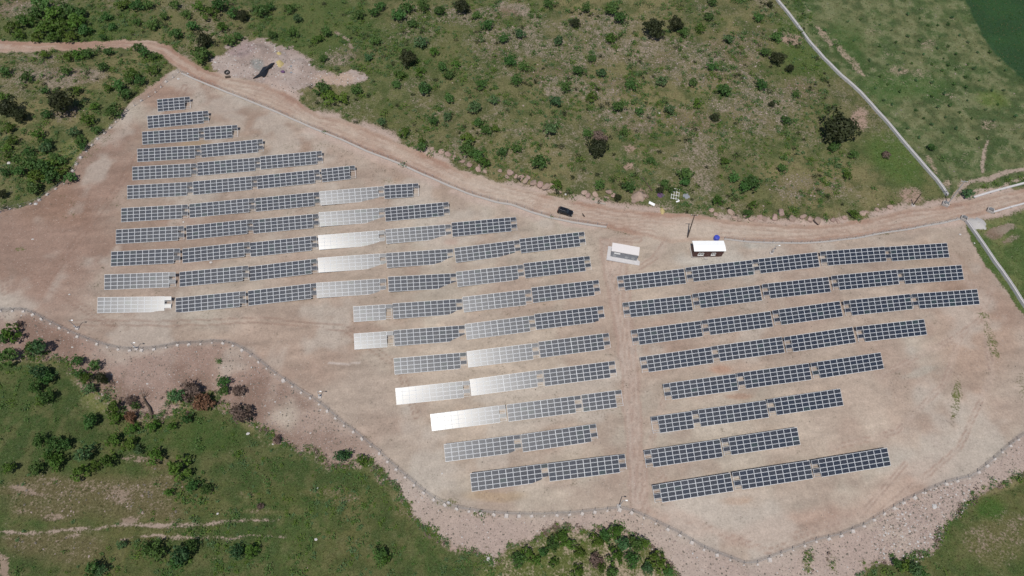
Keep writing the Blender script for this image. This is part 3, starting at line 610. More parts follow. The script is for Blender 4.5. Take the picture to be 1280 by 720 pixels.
def frame_mesh(ncol, side, rows):
    # long purlins under the panels, cross rafters on the posts, plane of the panels = z 0
    mb = MB(); L = ncol*PX_; x0, x1 = (0, L+PX_) if side > 0 else (-PX_, L)
    for r in range(4):
        xa, xb = (x0, x1) if r in rows else (0, L)
        if r in (1, 3) and rows: xa, xb = x0, x1
        for yy in (-.24, -.78): mb.box(((xa+xb)/2, -r*PY_+yy, -.045), (xb-xa-.05, .05, .06), M['steel'])
    n = 5 if ncol == 10 else 3
    for k in range(n):
        x = .8+(L-1.6)*k/(n-1); mb.box((x, -2*PY_, -.13), (.08, 4*PY_-.2, .09), M['steel'])
    xe = L+PX_-.06 if side > 0 else -PX_+.06
    mb.box((xe, -2*PY_, -.13), (.06, 4*PY_-.2, .08), M['alu'])
    for yy in (.02, -4*PY_-.02): mb.box((L/2, yy, -.01), (L-.02, .03, .06), M['alu'])
    return mb.mesh('support_frame')
FR = {}
def leg_mesh(h):
    mb = MB(); mb.box((0, 0, -h/2), (.11, .08, h), M['steel']); mb.box((0, 0, -.05), (.2, .14, .02), M['steel']); return mb.mesh('leg')
LEGS = {}
ORD = ['', 'first', 'second', 'third', 'fourth', 'fifth', 'sixth', 'seventh', 'eighth', 'ninth', 'tenth', 'eleventh']
BLK = {'A': 'upper left block', 'B': 'lower middle block', 'C': 'right block'}
# how far each table's mirror direction misses the sun, degrees (tables turned on purpose to place the glints)
GLINT = {('A', 11, 1): (.85, 4.5), ('A', 11, 4): (.15, 4.8), ('A', 10, 4): (.3, 4.3), ('A', 9, 4): (.45, 4.7), ('A', 8, 4): (.6, 5.4), ('A', 10, 5): (0, 7.6), ('A', 11, 5): (0, 8.2), ('A', 7, 4): (.7, 6.5),
         ('A', 11, 6): (.2, 7.2), ('A', 10, 6): (0, 8), ('A', 9, 5): (0, 6), ('A', 10, 1): (.9, 6.8), ('B', 1, 1): (0, 5.2), ('B', 1, 3): (.05, 5.8),
         ('B', 2, 1): (.0, 4.2), ('B', 2, 3): (.05, 5.4), ('B', 3, 1): (0, 5.8), ('B', 3, 2): (.0, 3.8), ('B', 4, 1): (.0, 3.0), ('B', 4, 2): (0, 3.6), ('B', 5, 1): (.03, 2.5), ('B', 5, 2): (0, 6.0), ('B', 6, 1): (0, 5.4),
         ('B', 1, 2): (0, 7.0), ('B', 2, 2): (0, 7.0), ('B', 6, 2): (0, 7.5), ('B', 7, 1): (0, 7.8), ('B', 4, 3): (0, 7.6), ('B', 3, 3): (0, 7.8), ('B', 5, 3): (0, 8.2)}
cnt = {}
for (blk, row, ncol, x, y, z, ex, ey, ez) in TABLES:
    k = cnt[(blk, row)] = cnt.get((blk, row), 0)+1
    e = Vector((ex, ey, ez)).normalized(); side = -1 if blk == 'C' else 1
    h = Vector((-e.y, e.x, 0)).normalized()
    up = h*math.cos(TILT)+Vector((0, 0, math.sin(TILT))); n = e.cross(up).normalized()
    o = Vector((x, y, z)); L = ncol*PX_
    mid = o+e*(L/2)-up*(2*PY_)
    g = GLINT.get((blk, row, k))
    fr_, want = g if g else (.1, {'A': 10.5, 'B': 9.5, 'C': 11.5}[blk])
    p = o+e*(L*fr_)-up*2; v = (CAMP-p).normalized(); hv = (SV+v).normalized()
    have = math.degrees(n.angle(hv))
    if g or (not g and have < want):
        dev = (n-hv).normalized()
        if g: dev = (dev*.7+e*(.9 if (blk, row, k) != ('A', 11, 1) and (blk, row, k) != ('A', 10, 1) else -.9)).normalized()
        ax = hv.cross(dev).normalized(); n = (Matrix.Rotation(R_(want), 3, ax) @ hv).normalized()
    n = (n+Vector((random.gauss(0, .003), random.gauss(0, .003), 0))).normalized()
    e = (e-n*e.dot(n)).normalized(); up = n.cross(e)
    o = mid-e*(L/2)+up*(2*PY_)
    foot = mid.copy(); foot.z = float(ground_z(mid.x, mid.y))
    R3 = Matrix((e, up, n)).transposed()
    root = bpy.data.objects.new('solar_table', None); C.objects.link(root); root.empty_display_size = .5
    root.matrix_world = Matrix.Translation(foot) @ R3.to_4x4()
    off = R3.transposed() @ (o-foot)
    shine = 'glinting white' if g and g[1] <= 4.8 else ('pale shining' if g and g[1] < 6.9 else ('blue-grey' if blk == 'A' else 'dark blue'))
    total = sum(1 for t in TABLES if t[0] == blk and t[1] == row)
    pos = 'leftmost' if k == 1 and total > 1 else ('rightmost' if k == total and total > 1 else ('only table' if total == 1 else ORD[k]+' from left'))
    tag(root, f"{shine} solar table, {pos} in {ORD[row]} row down of the {BLK[blk]}", 'solar table', f"solar tables of the {BLK[blk]}")
    rows = (0, 2) if ncol == 10 else (0,)
    key = (ncol, side)
    if key not in FR: FR[key] = frame_mesh(ncol, side, rows)
    fo = bpy.data.objects.new('support_frame', FR[key]); C.objects.link(fo); fo.parent = root; fo.location = off
    for r in range(4):
        cols = list(range(ncol))
        if r in rows: cols.append(ncol if side > 0 else -1)
        for c in cols:
            p = bpy.data.objects.new('solar_panel', PANEL); C.objects.link(p); p.parent = root
            p.location = off+Vector(((c+.5)*PX_, -(r+.5)*PY_, random.uniform(-.004, .004)))
    nl = 5 if ncol == 10 else 3
    for q in range(nl):
        lx = .8+(L-1.6)*q/(nl-1)
        for ly in (-.75, -3.37):
            lp = off+Vector((lx, ly, -.17)); wp = root.matrix_world @ lp
            hh = max(.5, (wp.z-float(ground_z(wp.x, wp.y)))+.12); hk = round(hh/.1)
            if hk not in LEGS: LEGS[hk] = leg_mesh(hk*.1)
            lg = bpy.data.objects.new('leg', LEGS[hk]); C.objects.link(lg); lg.parent = root; lg.location = lp
            lg.rotation_euler = R3.transposed().to_euler()

# ------------------------------------------------------------------ fences
def resample(line, step, n_max=100):
    P = [at(u, v) for u, v in line]
    tot = sum((P[i+1]-P[i]).length for i in range(len(P)-1)); n = min(n_max-1, max(2, int(tot/step))); st = tot/n
    out = []; i = 0; acc = 0
    for k in range(n+1):
        d = k*st
        while i < len(P)-2 and acc+(P[i+1]-P[i]).length < d: acc += (P[i+1]-P[i]).length; i += 1
        seg = (P[i+1]-P[i]).length; t = min(1, (d-acc)/seg); q = P[i].lerp(P[i+1], t); q.z = float(ground_z(q.x, q.y)); out.append(q)
    return out
def mesh_mat():
    m, nt, bs = new_mat('chain link wire'); out = nt.nodes['Material Output']
    bs.inputs['Base Color'].default_value = (.16, .16, .16, 1); bs.inputs['Roughness'].default_value = .6
    tr = nd(nt, 'ShaderNodeBsdfTransparent'); mx = nd(nt, 'ShaderNodeMixShader')
    tc = nd(nt, 'ShaderNodeNewGeometry'); vo = nd(nt, 'ShaderNodeTexVoronoi', feature='DISTANCE_TO_EDGE'); vo.inputs['Scale'].default_value = 12
    nt.links.new(tc.outputs['Position'], vo.inputs['Vector'])
    lt = nd(nt, 'ShaderNodeMath', operation='LESS_THAN'); lt.inputs[1].default_value = .016; nt.links.new(vo.outputs['Distance'], lt.inputs[0])
    nt.links.new(lt.outputs[0], mx.inputs[0]); nt.links.new(tr.outputs[0], mx.inputs[1]); nt.links.new(bs.outputs[0], mx.inputs[2]); nt.links.new(mx.outputs[0], out.inputs[0])
    return m
M['chain'] = mesh_mat()
pm = MB(); pm.box((0, 0, .8), (.09, .09, 1.6), M['concrete']); POST = pm.mesh('post')
pm = MB(); pm.box((0, 0, .05), (.85, .75, .4), M['footing'], taper=.7); FOOT = pm.mesh('footing')
pm = MB(); pm.tube([(0, 0, 0), (0, 0, 1.6)], .045, M['steel'], 6); POST_T = pm.mesh('post')
def fence(name, line, step, label, post=POST, foot=True, height=1.45, jitter=.0):
    pts = resample(line, step); root = empty(name, pts[len(pts)//2]); tag(root, label, 'fence')
    base = root.location
    for i, p in enumerate(pts):
        o = bpy.data.objects.new('post', post); C.objects.link(o); o.parent = root; o.location = p-base
        d = (pts[min(i+1, len(pts)-1)]-pts[max(i-1, 0)]); o.rotation_euler = (random.gauss(0, .02), random.gauss(0, .02), math.atan2(d.y, d.x))
        if foot:
            f = bpy.data.objects.new('footing', FOOT); C.objects.link(f); f.parent = o; f.location = (0, -.4, 0)
            s = random.uniform(.6, 1.35); f.scale = (s, s*random.uniform(.7, 1.2), s); f.rotation_euler = (0, 0, random.uniform(-.6, .6))
    mb = MB()
    for i in range(len(pts)-1):
        a, b = pts[i]-base, pts[i+1]-base
        zz = Vector((0, 0, 1)); mb.quad(a+zz*.05, b+zz*.05, b+zz*height, a+zz*height, M['chain'])
    mb.build('wire_mesh', root)
    mb = MB()
    for hh in (.1, height*.5, height-.03, height+.1):
        for i in range(len(pts)-1):
            a, b = pts[i]-base+Vector((0, 0, hh)), pts[i+1]-base+Vector((0, 0, hh)); mb.tube([a, b], .008, M['steel'], 4, cap=False)
    mb.build('line_wire', root)
    return root
fence('perimeter_fence', SF, 2.6, 'long wire fence on concrete footed posts winding along the south edge of the pad')
fence('perimeter_fence', WF, 2.7, 'wire fence of pale leaning posts on the upper left edge of the pad')
fence('perimeter_fence', [(u, v-1.2) for u, v in NF], 2.7, 'wire fence above the pale kerb between dirt road and upper left block', post=POST_T, foot=False)
fence('perimeter_fence', NF2, 2.7, 'wire fence on the kerb between the dirt road and the right block', post=POST_T, foot=False)
def kerb(name, line, w, h, label, mat, cat, step=1.6):
    pts = resample(line, step, 400); base = pts[len(pts)//2]; mb = MB(); vs = []
    for i, p in enumerate(pts):
        d = (pts[min(i+1, len(pts)-1)]-pts[max(i-1, 0)]); d.z = 0; d.normalize(); s = Vector((-d.y, d.x, 0))
        jw = w*(1+random.uniform(-.08, .08))
        for sx, zz in ((-1, -.3), (-1, h), (1, h), (1, -.3)): vs.append(p-base+s*(sx*jw/2)+Vector((0, 0, zz)))
    fs = []
    for i in range(len(pts)-1):
        for k in range(3): fs.append((i*4+k, i*4+k+1, i*4+4+k+1, i*4+4+k))
    fs += [(0, 3, 2, 1), tuple(len(vs)-4+k for k in range(4))]
    mb.add(vs, fs, mat); o = mb.build(name); o.location = base; return tag(o, label, cat)
kerb('concrete_kerb', NF, .62, .22, 'long pale concrete kerb curving below the dirt road beside the upper left block', M['concrete'], 'kerb')
kerb('concrete_kerb', NF2, .55, .16, 'pale worn concrete kerb between the dirt road and the right block', M['concrete'], 'kerb')

# ------------------------------------------------------------------ raised irrigation channels
def channel(line, label, w=.68, h=.95):
    pts = resample(line, 3.0, 120); base = pts[len(pts)//2].copy()
    root = empty('irrigation_channel', base); tag(root, label, 'irrigation channel')
    prof = [(-w/2, 0), (-w/2, h*.6), (-w/2, h), (-w/2+.1, h), (-w/2+.16, h*.72), (w/2-.16, h*.72), (w/2-.1, h), (w/2, h), (w/2, 0)]
    vs = []; mb = MB(); n = len(prof)
    for i, p in enumerate(pts):
        d = (pts[min(i+1, len(pts)-1)]-pts[max(i-1, 0)]); d.z = 0; d.normalize(); s = Vector((-d.y, d.x, 0))
        for a, zz in prof: vs.append(p-base+s*a+Vector((0, 0, zz-.05)))
    fs = [(i*n+k, i*n+k+1, i*n+n+k+1, i*n+n+k) for i in range(len(pts)-1) for k in range(n-1)]
    mb.add(vs, fs, M['trough']); mb.build('trough', root)
    for i in range(0, len(pts), 2):
        m2 = MB(); d = (pts[min(i+1, len(pts)-1)]-pts[max(i-1, 0)]); a = math.atan2(d.y, d.x)
        m2.box((0, 0, .0), (.25, w+.3, .5), M['concrete_dk'], rot=Matrix.Rotation(a, 3, 'Z')); o = m2.build('support', root); o.location = pts[i]-base
    return root
channel([(962, -14), (970, 0), (985, 18), (1000, 38), (1012, 55), (1030, 75), (1050, 95), (1075, 117), (1085, 128), (1105, 150), (1120, 168), (1140, 192), (1160, 215), (1175, 232), (1183, 245)], 'long pale raised concrete irrigation channel running down the upper right hillside to the road')
channel([(1207, 277), (1220, 295), (1240, 325), (1255, 345), (1270, 368), (1290, 398)], 'raised concrete irrigation channel running down the right edge below the road')
channel([(1217, 247), (1240, 240), (1262, 234), (1296, 225)], 'pale concrete channel along the upper side of the road at the right edge', .6, .45)
channel([(1241, 265.5), (1262, 259.5), (1296, 250.5)], 'thin pale concrete channel along the lower side of the road at the right edge', .5, .4)

# ------------------------------------------------------------------ buildings
def frame_from(px_a, px_b, h=0.0):
    a, b = at(*px_a), at(*px_b); d = b-a; return a, b, math.atan2(d.y, d.x), d.length
# guard cabin
a, b, ang, Lc = frame_from((864.5, 322), (902.5, 320.5))
c = (a+b)/2; W = 3.0; ctr = c+Vector((-math.sin(ang), math.cos(ang), 0))*(W/2); ctr.z = float(ground_z(ctr.x, ctr.y))
cab = empty('guard_cabin', ctr, ang); tag(cab, 'small brown red cabin with a white roof beside the blue water tank', 'cabin')
Hc = 3.0
def ring_walls(mb, L, W, H, t, mat, z0=0.0):
    mb.box((0, -W/2+t/2, z0+H/2), (L, t, H), mat); mb.box((0, W/2-t/2, z0+H/2), (L, t, H), mat)
    mb.box((-L/2+t/2, 0, z0+H/2), (t, W-2*t-.004, H), mat); mb.box((L/2-t/2, 0, z0+H/2), (t, W-2*t-.004, H), mat)
mb = MB(); ring_walls(mb, Lc-.3, W, Hc, .12, M['brown'], .15)
for k in range(17): mb.box((-Lc/2+.35+k*(Lc-.7)/16, -W/2-.012, Hc/2+.15), (.06, .02, Hc-.1), M['brown'])
mb.build('wall', cab)
mb = MB(); mb.box((0, 0, .05), (Lc+.2, W+.3, .2), M['concrete']); mb.build('floor_slab', cab)
mb = MB()
prof = [(-W/2-.2, Hc+.14), (-W/2-.2, Hc+.24), (0, Hc+.5), (W/2+.3, Hc+.24), (W/2+.3, Hc+.14), (0, Hc+.4)]
hl = Lc/2+.2; vs = [(sx*hl, yy, zz) for sx in (-1, 1) for yy, zz in prof]; n = 6
mb.add(vs, [(k, (k+1) % n, n+(k+1) % n, n+k) for k in range(n)]+[(5, 2, 1, 0), (5, 4, 3, 2), (6, 7, 8, 11), (8, 9, 10, 11)], M['white'])
for k in range(12): mb.box((-hl+.3+k*(2*hl-.6)/11, -W/4-.1, Hc+.385), (.05, W/2+.15, .04), M['white'], rot=Matrix.Rotation(math.atan2(.26, W/2+.2), 3, 'X'))
mb.build('roof', cab)
for wx, ww, wz, wh in ((-2.1, 1.5, 1.55, .9), (1.45, 1.1, 1.55, .9)):
    mb = MB(); y = -W/2-.03
    for dx in (-ww/2, 0, ww/2): mb.box((wx+dx, y, wz), (.12, .06, wh+.12), M['white'])
    for dz in (-wh/2, wh/2): mb.box((wx, y-.003, wz+dz), (ww+.12, .06, .12), M['white'])
    mb.box((wx, y-.06, wz-wh/2-.08), (ww+.2, .14, .05), M['white'])
    f = mb.build('window', cab); mb = MB(); mb.box((wx, -W/2-.012, wz), (ww, .02, wh), M['glass']); mb.build('pane', f)
for dx_ in (-.35, 3.1):
    mb = MB(); mb.box((dx_, -W/2-.025, 1.2), (.85, .05, 2.0), M['brown']); d_ = mb.build('door', cab); mb = MB(); mb.box((dx_+.32, -W/2-.08, 1.2), (.12, .05, .04), M['steel']); mb.build('handle', d_)
    mb = MB(); mb.box((dx_, -W/2-.5, .08), (1.1, .7, .24), M['concrete']); mb.build('step', cab)
# pale grey yard sheet in front of the cabin is part of the bare ground colour
# transformer kiosk
a, b, ang, Lk = frame_from((762.6, 321.5), (795.5, 326.2))
c = (a+b)/2; W = 2.5; ctr = c+Vector((-math.sin(ang), math.cos(ang), 0))*(W/2); ctr.z = float(ground_z(ctr.x, ctr.y))+.05
ki = empty('transformer_kiosk', ctr, ang); tag(ki, 'grey concrete transformer kiosk with pale pinkish roof on a white slab', 'kiosk')
mb = MB(); mb.box((0, -.25, .02), (Lk+1.9, W+2.2, .28), M['trough']); mb.build('slab', ki)
mb = MB(); ring_walls(mb, Lk, W, 2.55, .12, M['greywall'], .17); mb.build('wall', ki)
mb = MB(); mb.box((0, .1, 2.86), (Lk+.3, W+.35, .2), M['roof_pale']); mb.box((0, -.1, 2.99), (Lk+.0, W-.1, .08), M['roof_pale'])
mb.build('roof', ki, bevel=.02)
mb = MB(); mb.box((-Lk*.28, -W/2-.02, 2.05), (1.7, .04, .55), M['white']); mb.build('sign_plate', ki)
for dx_ in (-Lk*.36, Lk*.1, Lk*.34):
    mb = MB(); mb.box((dx_, -W/2-.02, .95), (1.1, .04, 1.5), M['greywall'])
    for k in range(7): mb.box((dx_, -W/2-.055, .5+k*.14), (.9, .03, .05), M['steel'])
    d_ = mb.build('door', ki); mb = MB(); mb.box((dx_+.42, -W/2-.07, 1.05), (.05, .05, .2), M['steel']); mb.build('handle', d_)
# blue water tank
p = at(895, 299); tk = empty('water_tank', p); tag(tk, 'round blue plastic water tank behind the cabin roof', 'water tank')
mb = MB(); n = 24; pr = [(.0, 0), (.8, 0), (.82, .15), (.78, .3), (.82, .45), (.78, .6), (.82, .75), (.78, .9), (.8, 1.05), (.62, 1.22), (.25, 1.32), (0, 1.33)]
vs = [(r*math.cos(2*math.pi*k/n), r*math.sin(2*math.pi*k/n), z) for r, z in pr for k in range(n)]
mb.add(vs, [(i*n+k, i*n+(k+1) % n, (i+1)*n+(k+1) % n, (i+1)*n+k) for i in range(len(pr)-1) for k in range(n)], M['blue']); mb.build('tank_body', tk)
mb = MB(); mb.tube([(0, 0, 1.3), (0, 0, 1.4)], .24, M['blue'], 16); mb.build('lid', tk)
mb = MB(); mb.tube([(.8, 0, .12), (1.0, 0, .12)], .04, M['steel'], 8); mb.build('tap', tk)

# ------------------------------------------------------------------ poles
def pole(base_px, top_px, H, r, label, crossarm=True, lamp=False, footing=True, mat='wood'):
    b = at(*base_px); top = Vector((0, 0, H))
    if top_px:
        d = CF+((top_px[0]-640)/F_PX)*CR+((top_px[1]-360)/F_PX)*CD; k = (CAM_H-(b.z+H))/(-d[2]); t = Vector((d[0]*k, d[1]*k, b.z+H))-b
        lim = .10*H
        if math.hypot(t.x, t.y) > lim: q = lim/math.hypot(t.x, t.y); t = Vector((t.x*q, t.y*q, H))
        top = t
    root = empty('utility_pole' if crossarm else 'lamp_pole', b); tag(root, label, 'pole')
    mb = MB(); mb.tube([(0, 0, -.2), top*.5, top], [r*1.25, r, r*.75], M[mat], 8); mb.build('shaft', root)
    if footing: mb = MB(); mb.box((0, 0, .1), (1.0, 1.0, .5), M['footing'], taper=.8); mb.build('footing', root)
    if crossarm:
        mb = MB(); mb.box(top-Vector((0, 0, .3)), (1.9, .12, .12), M[mat]); arm = mb.build('crossarm', root)
        for dx in (-.8, 0, .8):
            mb = MB(); mb.tube([top+Vector((dx, 0, -.24)), top+Vector((dx, 0, .02))], [.07, .04], M['white'], 8); mb.build('insulator', arm)
    if lamp:
        mb = MB(); mb.tube([top-Vector((0, 0, .2)), top+Vector((.7, .1, 0))], .04, M['steel'], 6); mb.box(top+Vector((.8, .1, 0)), (.5, .25, .12), M['white']); mb.build('lamp_head', root)
        mb = MB(); mb.box((0, -.16, 1.3), (.4, .2, .55), M['steel']); mb.build('control_box', root)
pole((859.5, 296.5), (868, 268), 9.5, .16, 'tall dark wooden utility pole beside the cabin roof at the gate', footing=False)
pole((1184, 256), (1201, 222), 10, .13, 'tall grey utility pole where the upper right channel meets the road', mat='steel')
pole((1141, 257), (1151, 242), 5.5, .15, 'short dark pole on a pale footing above the road, left of the upper right channel', crossarm=False)
pole((97, 410.5), None, 4.5, .09, 'lamp pole on a pale footing by the south fence at the far left', crossarm=False, lamp=True, mat='steel')
pole((773.5, 633), None, 5.5, .1, 'lamp pole on a white footing beside the south fence below the lower middle block', crossarm=False, lamp=True, mat='steel')
pole((964, 317), None, 4.0, .09, 'lamp pole on a white footing above the top row of the right block', crossarm=False, lamp=True, mat='steel')
pole((400, 496), None, 3.5, .08, 'lamp pole on a white footing halfway down the south fence', crossarm=False, lamp=True, mat='steel')
pole((171, 436), None, 3.5, .08, 'lamp pole on a pale footing at the low bend of the south fence', crossarm=False, lamp=True, mat='steel')
# concrete gate boxes at the channel ends
for (u, v, lab) in ((1181, 256, 'pale concrete inlet box at the road end of the upper right channel'), (1204, 274, 'concrete outlet box at the road end of the lower right channel'), (1237, 264, 'concrete box at the left end of the thin roadside channel')):
    p = at(u, v); bx = empty('concrete_box', p, -.5); tag(bx, lab, 'concrete box')
    mb = MB(); ring_walls(mb, 1.8, 1.5, .8, .2, M['concrete']); mb.build('wall', bx); mb = MB(); mb.box((0, 0, .1), (1.38, 1.08, .1), M['concrete_dk']); mb.build('floor', bx)
    mb = MB(); mb.box((0, .4, .75), (1.0, .06, .9), M['steel']); mb.build('sluice_gate', bx)

# ------------------------------------------------------------------ car
p1, p2 = at(696.5, 264), at(716, 269); ang = math.atan2(p2.y-p1.y, p2.x-p1.x); p = (p1+p2)/2; p.z = float(ground_z(p.x, p.y))+.02
car = empty('parked_car', p, ang+math.pi); tag(car, 'black off-road car parked on the dirt road above the kerb', 'car')
Lr, Wd = 4.6, 1.84
prof = [(-2.28, .38), (-2.3, .62), (-2.24, .84), (-1.7, .97), (-.95, 1.03), (1.5, 1.06), (2.15, 1.0), (2.27, .8), (2.28, .4), (1.8, .3), (-1.9, .3)]
def loft(mb, prof, w_of, mat):
    n = len(prof); secs = (-1, -.86, 0, .86, 1); vs = []
    for s in secs:
        for x, z in prof:
            sh = 1-.05*(abs(s) > .95); vs.append((x*sh, s*w_of(z)/2, .3+(z-.3)*(1-.06*(abs(s) > .95))))
    fs = [(i*n+k, i*n+(k+1) % n, (i+1)*n+(k+1) % n, (i+1)*n+k) for i in range(len(secs)-1) for k in range(n)]
    fs += [tuple(range(n)), tuple(reversed([(len(secs)-1)*n+k for k in range(n)]))]
    mb.add(vs, fs, mat)
mb = MB(); loft(mb, prof, lambda z: Wd, M['black_paint']); body = mb.build('body', car, bevel=.03)
cabp = [(-1.05, 1.0), (-.35, 1.62), (1.65, 1.66), (2.12, 1.05)]
mb = MB(); n = 4; vs = []
for s in (-1, 1):
    for x, z in cabp: vs.append((x, s*(Wd/2-.06 if z < 1.2 else Wd/2-.24), z))
mb.add(vs, [(0, 1, 5, 4), (1, 2, 6, 5), (2, 3, 7, 6), (3, 2, 1, 0), (4, 5, 6, 7)], M['black_paint']); mb.build('cabin', car, bevel=.03)
def plate(nm, pts, mat, par=car, th=.012):
    P = [Vector(q) for q in pts]; nrm = (P[1]-P[0]).cross(P[2]-P[0]).normalized()*th; mb = MB(); k = len(P)
    mb.add([q+nrm for q in P]+[q+nrm*.1 for q in P], [tuple(range(k)), tuple(reversed(range(k, 2*k)))]+[(i, i+k, (i+1) % k+k, (i+1) % k) for i in range(k)], mat); return mb.build(nm, par)
plate('windscreen', [(-.98, -.74, 1.08), (-.42, -.63, 1.57), (-.42, .63, 1.57), (-.98, .74, 1.08)][::-1], M['glass'])
plate('rear_window', [(2.08, -.72, 1.12), (1.74, -.63, 1.56), (1.74, .63, 1.56), (2.08, .72, 1.12)], M['glass'])
for s in (-1, 1):
    for x0, x1 in ((-.72, .25), (.32, 1.1), (1.17, 1.72)):
        q = [(x0 if x0 > -.7 else -.82, s*.855, 1.12), (x1, s*.855, 1.12), (x1, s*.70, 1.55), (x0 if x0 > -.7 else -.38, s*.70, 1.55)]
        plate('side_window', q if s < 0 else q[::-1], M['glass'], th=.02)
    mb = MB(); mb.tube([(-.2, s*.6, 1.70), (1.5, s*.6, 1.73)], .025, M['chrome'], 6); mb.build('roof_rail', car)
    mb = MB(); mb.box((-.78, s*1.0, 1.12), (.14, .2, .14), M['black_paint']); mb.build('mirror', car)
    mb = MB(); mb.box((-2.22, s*.66, .78), (.1, .36, .14), M['lamp']); mb.build('headlight', car)
    mb = MB(); mb.box((2.24, s*.74, .85), (.08, .2, .3), M['red_lens']); mb.build('tail_light', car)
    for wx in (-1.42, 1.4):
        wh = empty('wheel', (wx, s*.84, .36)); wh.parent = car
        mb = MB(); mb.tube([(0, -.12, 0), (0, -.1, 0), (0, .1, 0), (0, .12, 0)], [.3, .36, .36, .3], M['rubber'], 20); mb.build('tyre', wh)
        mb = MB(); mb.tube([(0, s*.1, 0), (0, s*.135, 0)], .2, M['chrome'], 16); mb.build('rim', wh)
# dog on the road
p1, p2 = at(727.2, 268.2), at(731.2, 272.6); ang = math.atan2(p1.y-p2.y, p1.x-p2.x); p = (p1+p2)/2; p.z = float(ground_z(p.x, p.y))
me = bpy.data.meshes.new('dog')
V_ = [(0, 0, .52), (.28, 0, .56), (-.3, 0, .54), (.42, 0, .74), (.58, 0, .76), (.72, 0, .72), (-.48, 0, .6), (-.66, 0, .72),
      (.27, .1, .42), (.28, .11, .22), (.29, .11, .02), (.27, -.1, .42), (.34, -.11, .22), (.36, -.11, .02),
      (-.3, .1, .4), (-.22, .11, .28), (-.36, .11, .17), (-.32, .11, .02), (-.3, -.1, .4), (-.26, -.11, .28), (-.42, -.11, .17), (-.38, -.11, .02), (.52, .07, .86), (.52, -.07, .86)]
E_ = [(0, 1), (0, 2), (1, 3), (3, 4), (4, 5), (2, 6), (6, 7), (1, 8), (8, 9), (9, 10), (1, 11), (11, 12), (12, 13), (2, 14), (14, 15), (15, 16), (16, 17), (2, 18), (18, 19), (19, 20), (20, 21), (4, 22), (4, 23)]
Rr = [.15, .17, .13, .10, .09, .045, .05, .02, .07, .04, .035, .07, .04, .035, .08, .055, .03, .035, .08, .055, .03, .035, .02, .02]
me.from_pydata(V_, E_, []); dog = bpy.data.objects.new('dog', me); C.objects.link(dog); dog.location = p; dog.rotation_euler = (0, 0, ang)
me.materials.append(M['fur']); sk = dog.modifiers.new('skin', 'SKIN'); 
me.skin_vertices[0].data[0].use_root = True
for i, r in enumerate(Rr): me.skin_vertices[0].data[i].radius = (r, r)
su = dog.modifiers.new('sub', 'SUBSURF'); su.levels = 1; su.render_levels = 1
tag(dog, 'dark brown dog standing on the dirt road just right of the black car', 'dog')
# ------------------------------------------------------------------ things lying about north of the road
def lump_mesh(name, mats, seed, flat=.6, sub=2, rough=.25):
    rnd = random.Random(seed); bm = bmesh.new(); bmesh.ops.create_icosphere(bm, subdivisions=sub, radius=1)
    dirs = [(Vector((rnd.gauss(0, 1), rnd.gauss(0, 1), rnd.gauss(0, 1))).normalized(), rnd.uniform(.55, .95)) for _ in range(9)]
    for v in bm.verts:
        c = v.co.copy()
        for d, k in dirs:
            q = c.dot(d)
            if q > k: c -= d*(q-k)
        c *= 1+rnd.uniform(-rough, rough)*.35; c.z *= flat; v.co = c
    me = bpy.data.meshes.new(name); bm.to_mesh(me); bm.free()
    for m in mats: me.materials.append(m)
    return me
ROCKS = [lump_mesh('boulder', [M['rock_pink']], s) for s in range(6)]
WHITES = [lump_mesh('pale_stone', [M['rock_white']], s+20, .5) for s in range(3)]
BL = [(638, 216, 4.5), (634, 221, 2.5), (645, 221, 3), (651, 222, 3.5), (657, 226, 3.5), (660, 222, 3), (667, 229, 4), (675, 231, 4.5), (683, 234, 4.5), (689, 232, 3), (693, 236, 3), (699, 240, 2.5), (730, 241, 3.5), (735, 245, 3), (744, 243, 3), (761, 240, 3.5), (767, 244, 3), (758, 247, 2.5), (793, 252, 3), (805, 245, 3.5),
      (889, 263, 3), (895, 268, 3), (913, 266, 4), (918, 272, 3), (924, 275, 3), (932, 271, 3), (938, 274, 3), (944, 276, 2.5), (950, 272, 3), (956, 274, 3), (968, 272, 4.2), (976, 266, 3.8), (990, 274, 4.5), (1004, 271, 3.8), (1012, 274, 4), (1022, 277, 5), (1041, 275, 3.6), (1047, 277, 2.6), (1055, 273, 3), (1078, 267, 3.6), (1083, 265, 2.6), (1112, 259, 3.4), (1096, 262, 2.6), (540, 186, 2.5), (552, 190, 3), (560, 193, 3.4), (568, 197, 3), (578, 202, 3), (586, 207, 3.6), (598, 212, 3.4), (606, 215, 2.6), (600, 207, 2.4), (625, 214, 3)]
def place_lump(name, meshes, u, v, r, label, cat, group, sq=1.0):
    p = at(u, v); s = r/px_per_m(p); o = bpy.data.objects.new(name, random.choice(meshes)); C.objects.link(o)
    o.location = p+Vector((0, 0, s*.15)); o.scale = (s*random.uniform(.85, 1.2), s*random.uniform(.75, 1.05)*sq, s*random.uniform(.7, 1)); o.rotation_euler = (random.uniform(-.2, .2), random.uniform(-.2, .2), random.uniform(0, 6.28))
    return tag(o, label, cat, group)
for (u, v, r) in BL:
    place_lump('boulder', ROCKS, u, v, r*1.3, f"pinkish boulder on upper road edge, {pct(u, v)}", 'boulder', 'boulders along the upper edge of the dirt road')
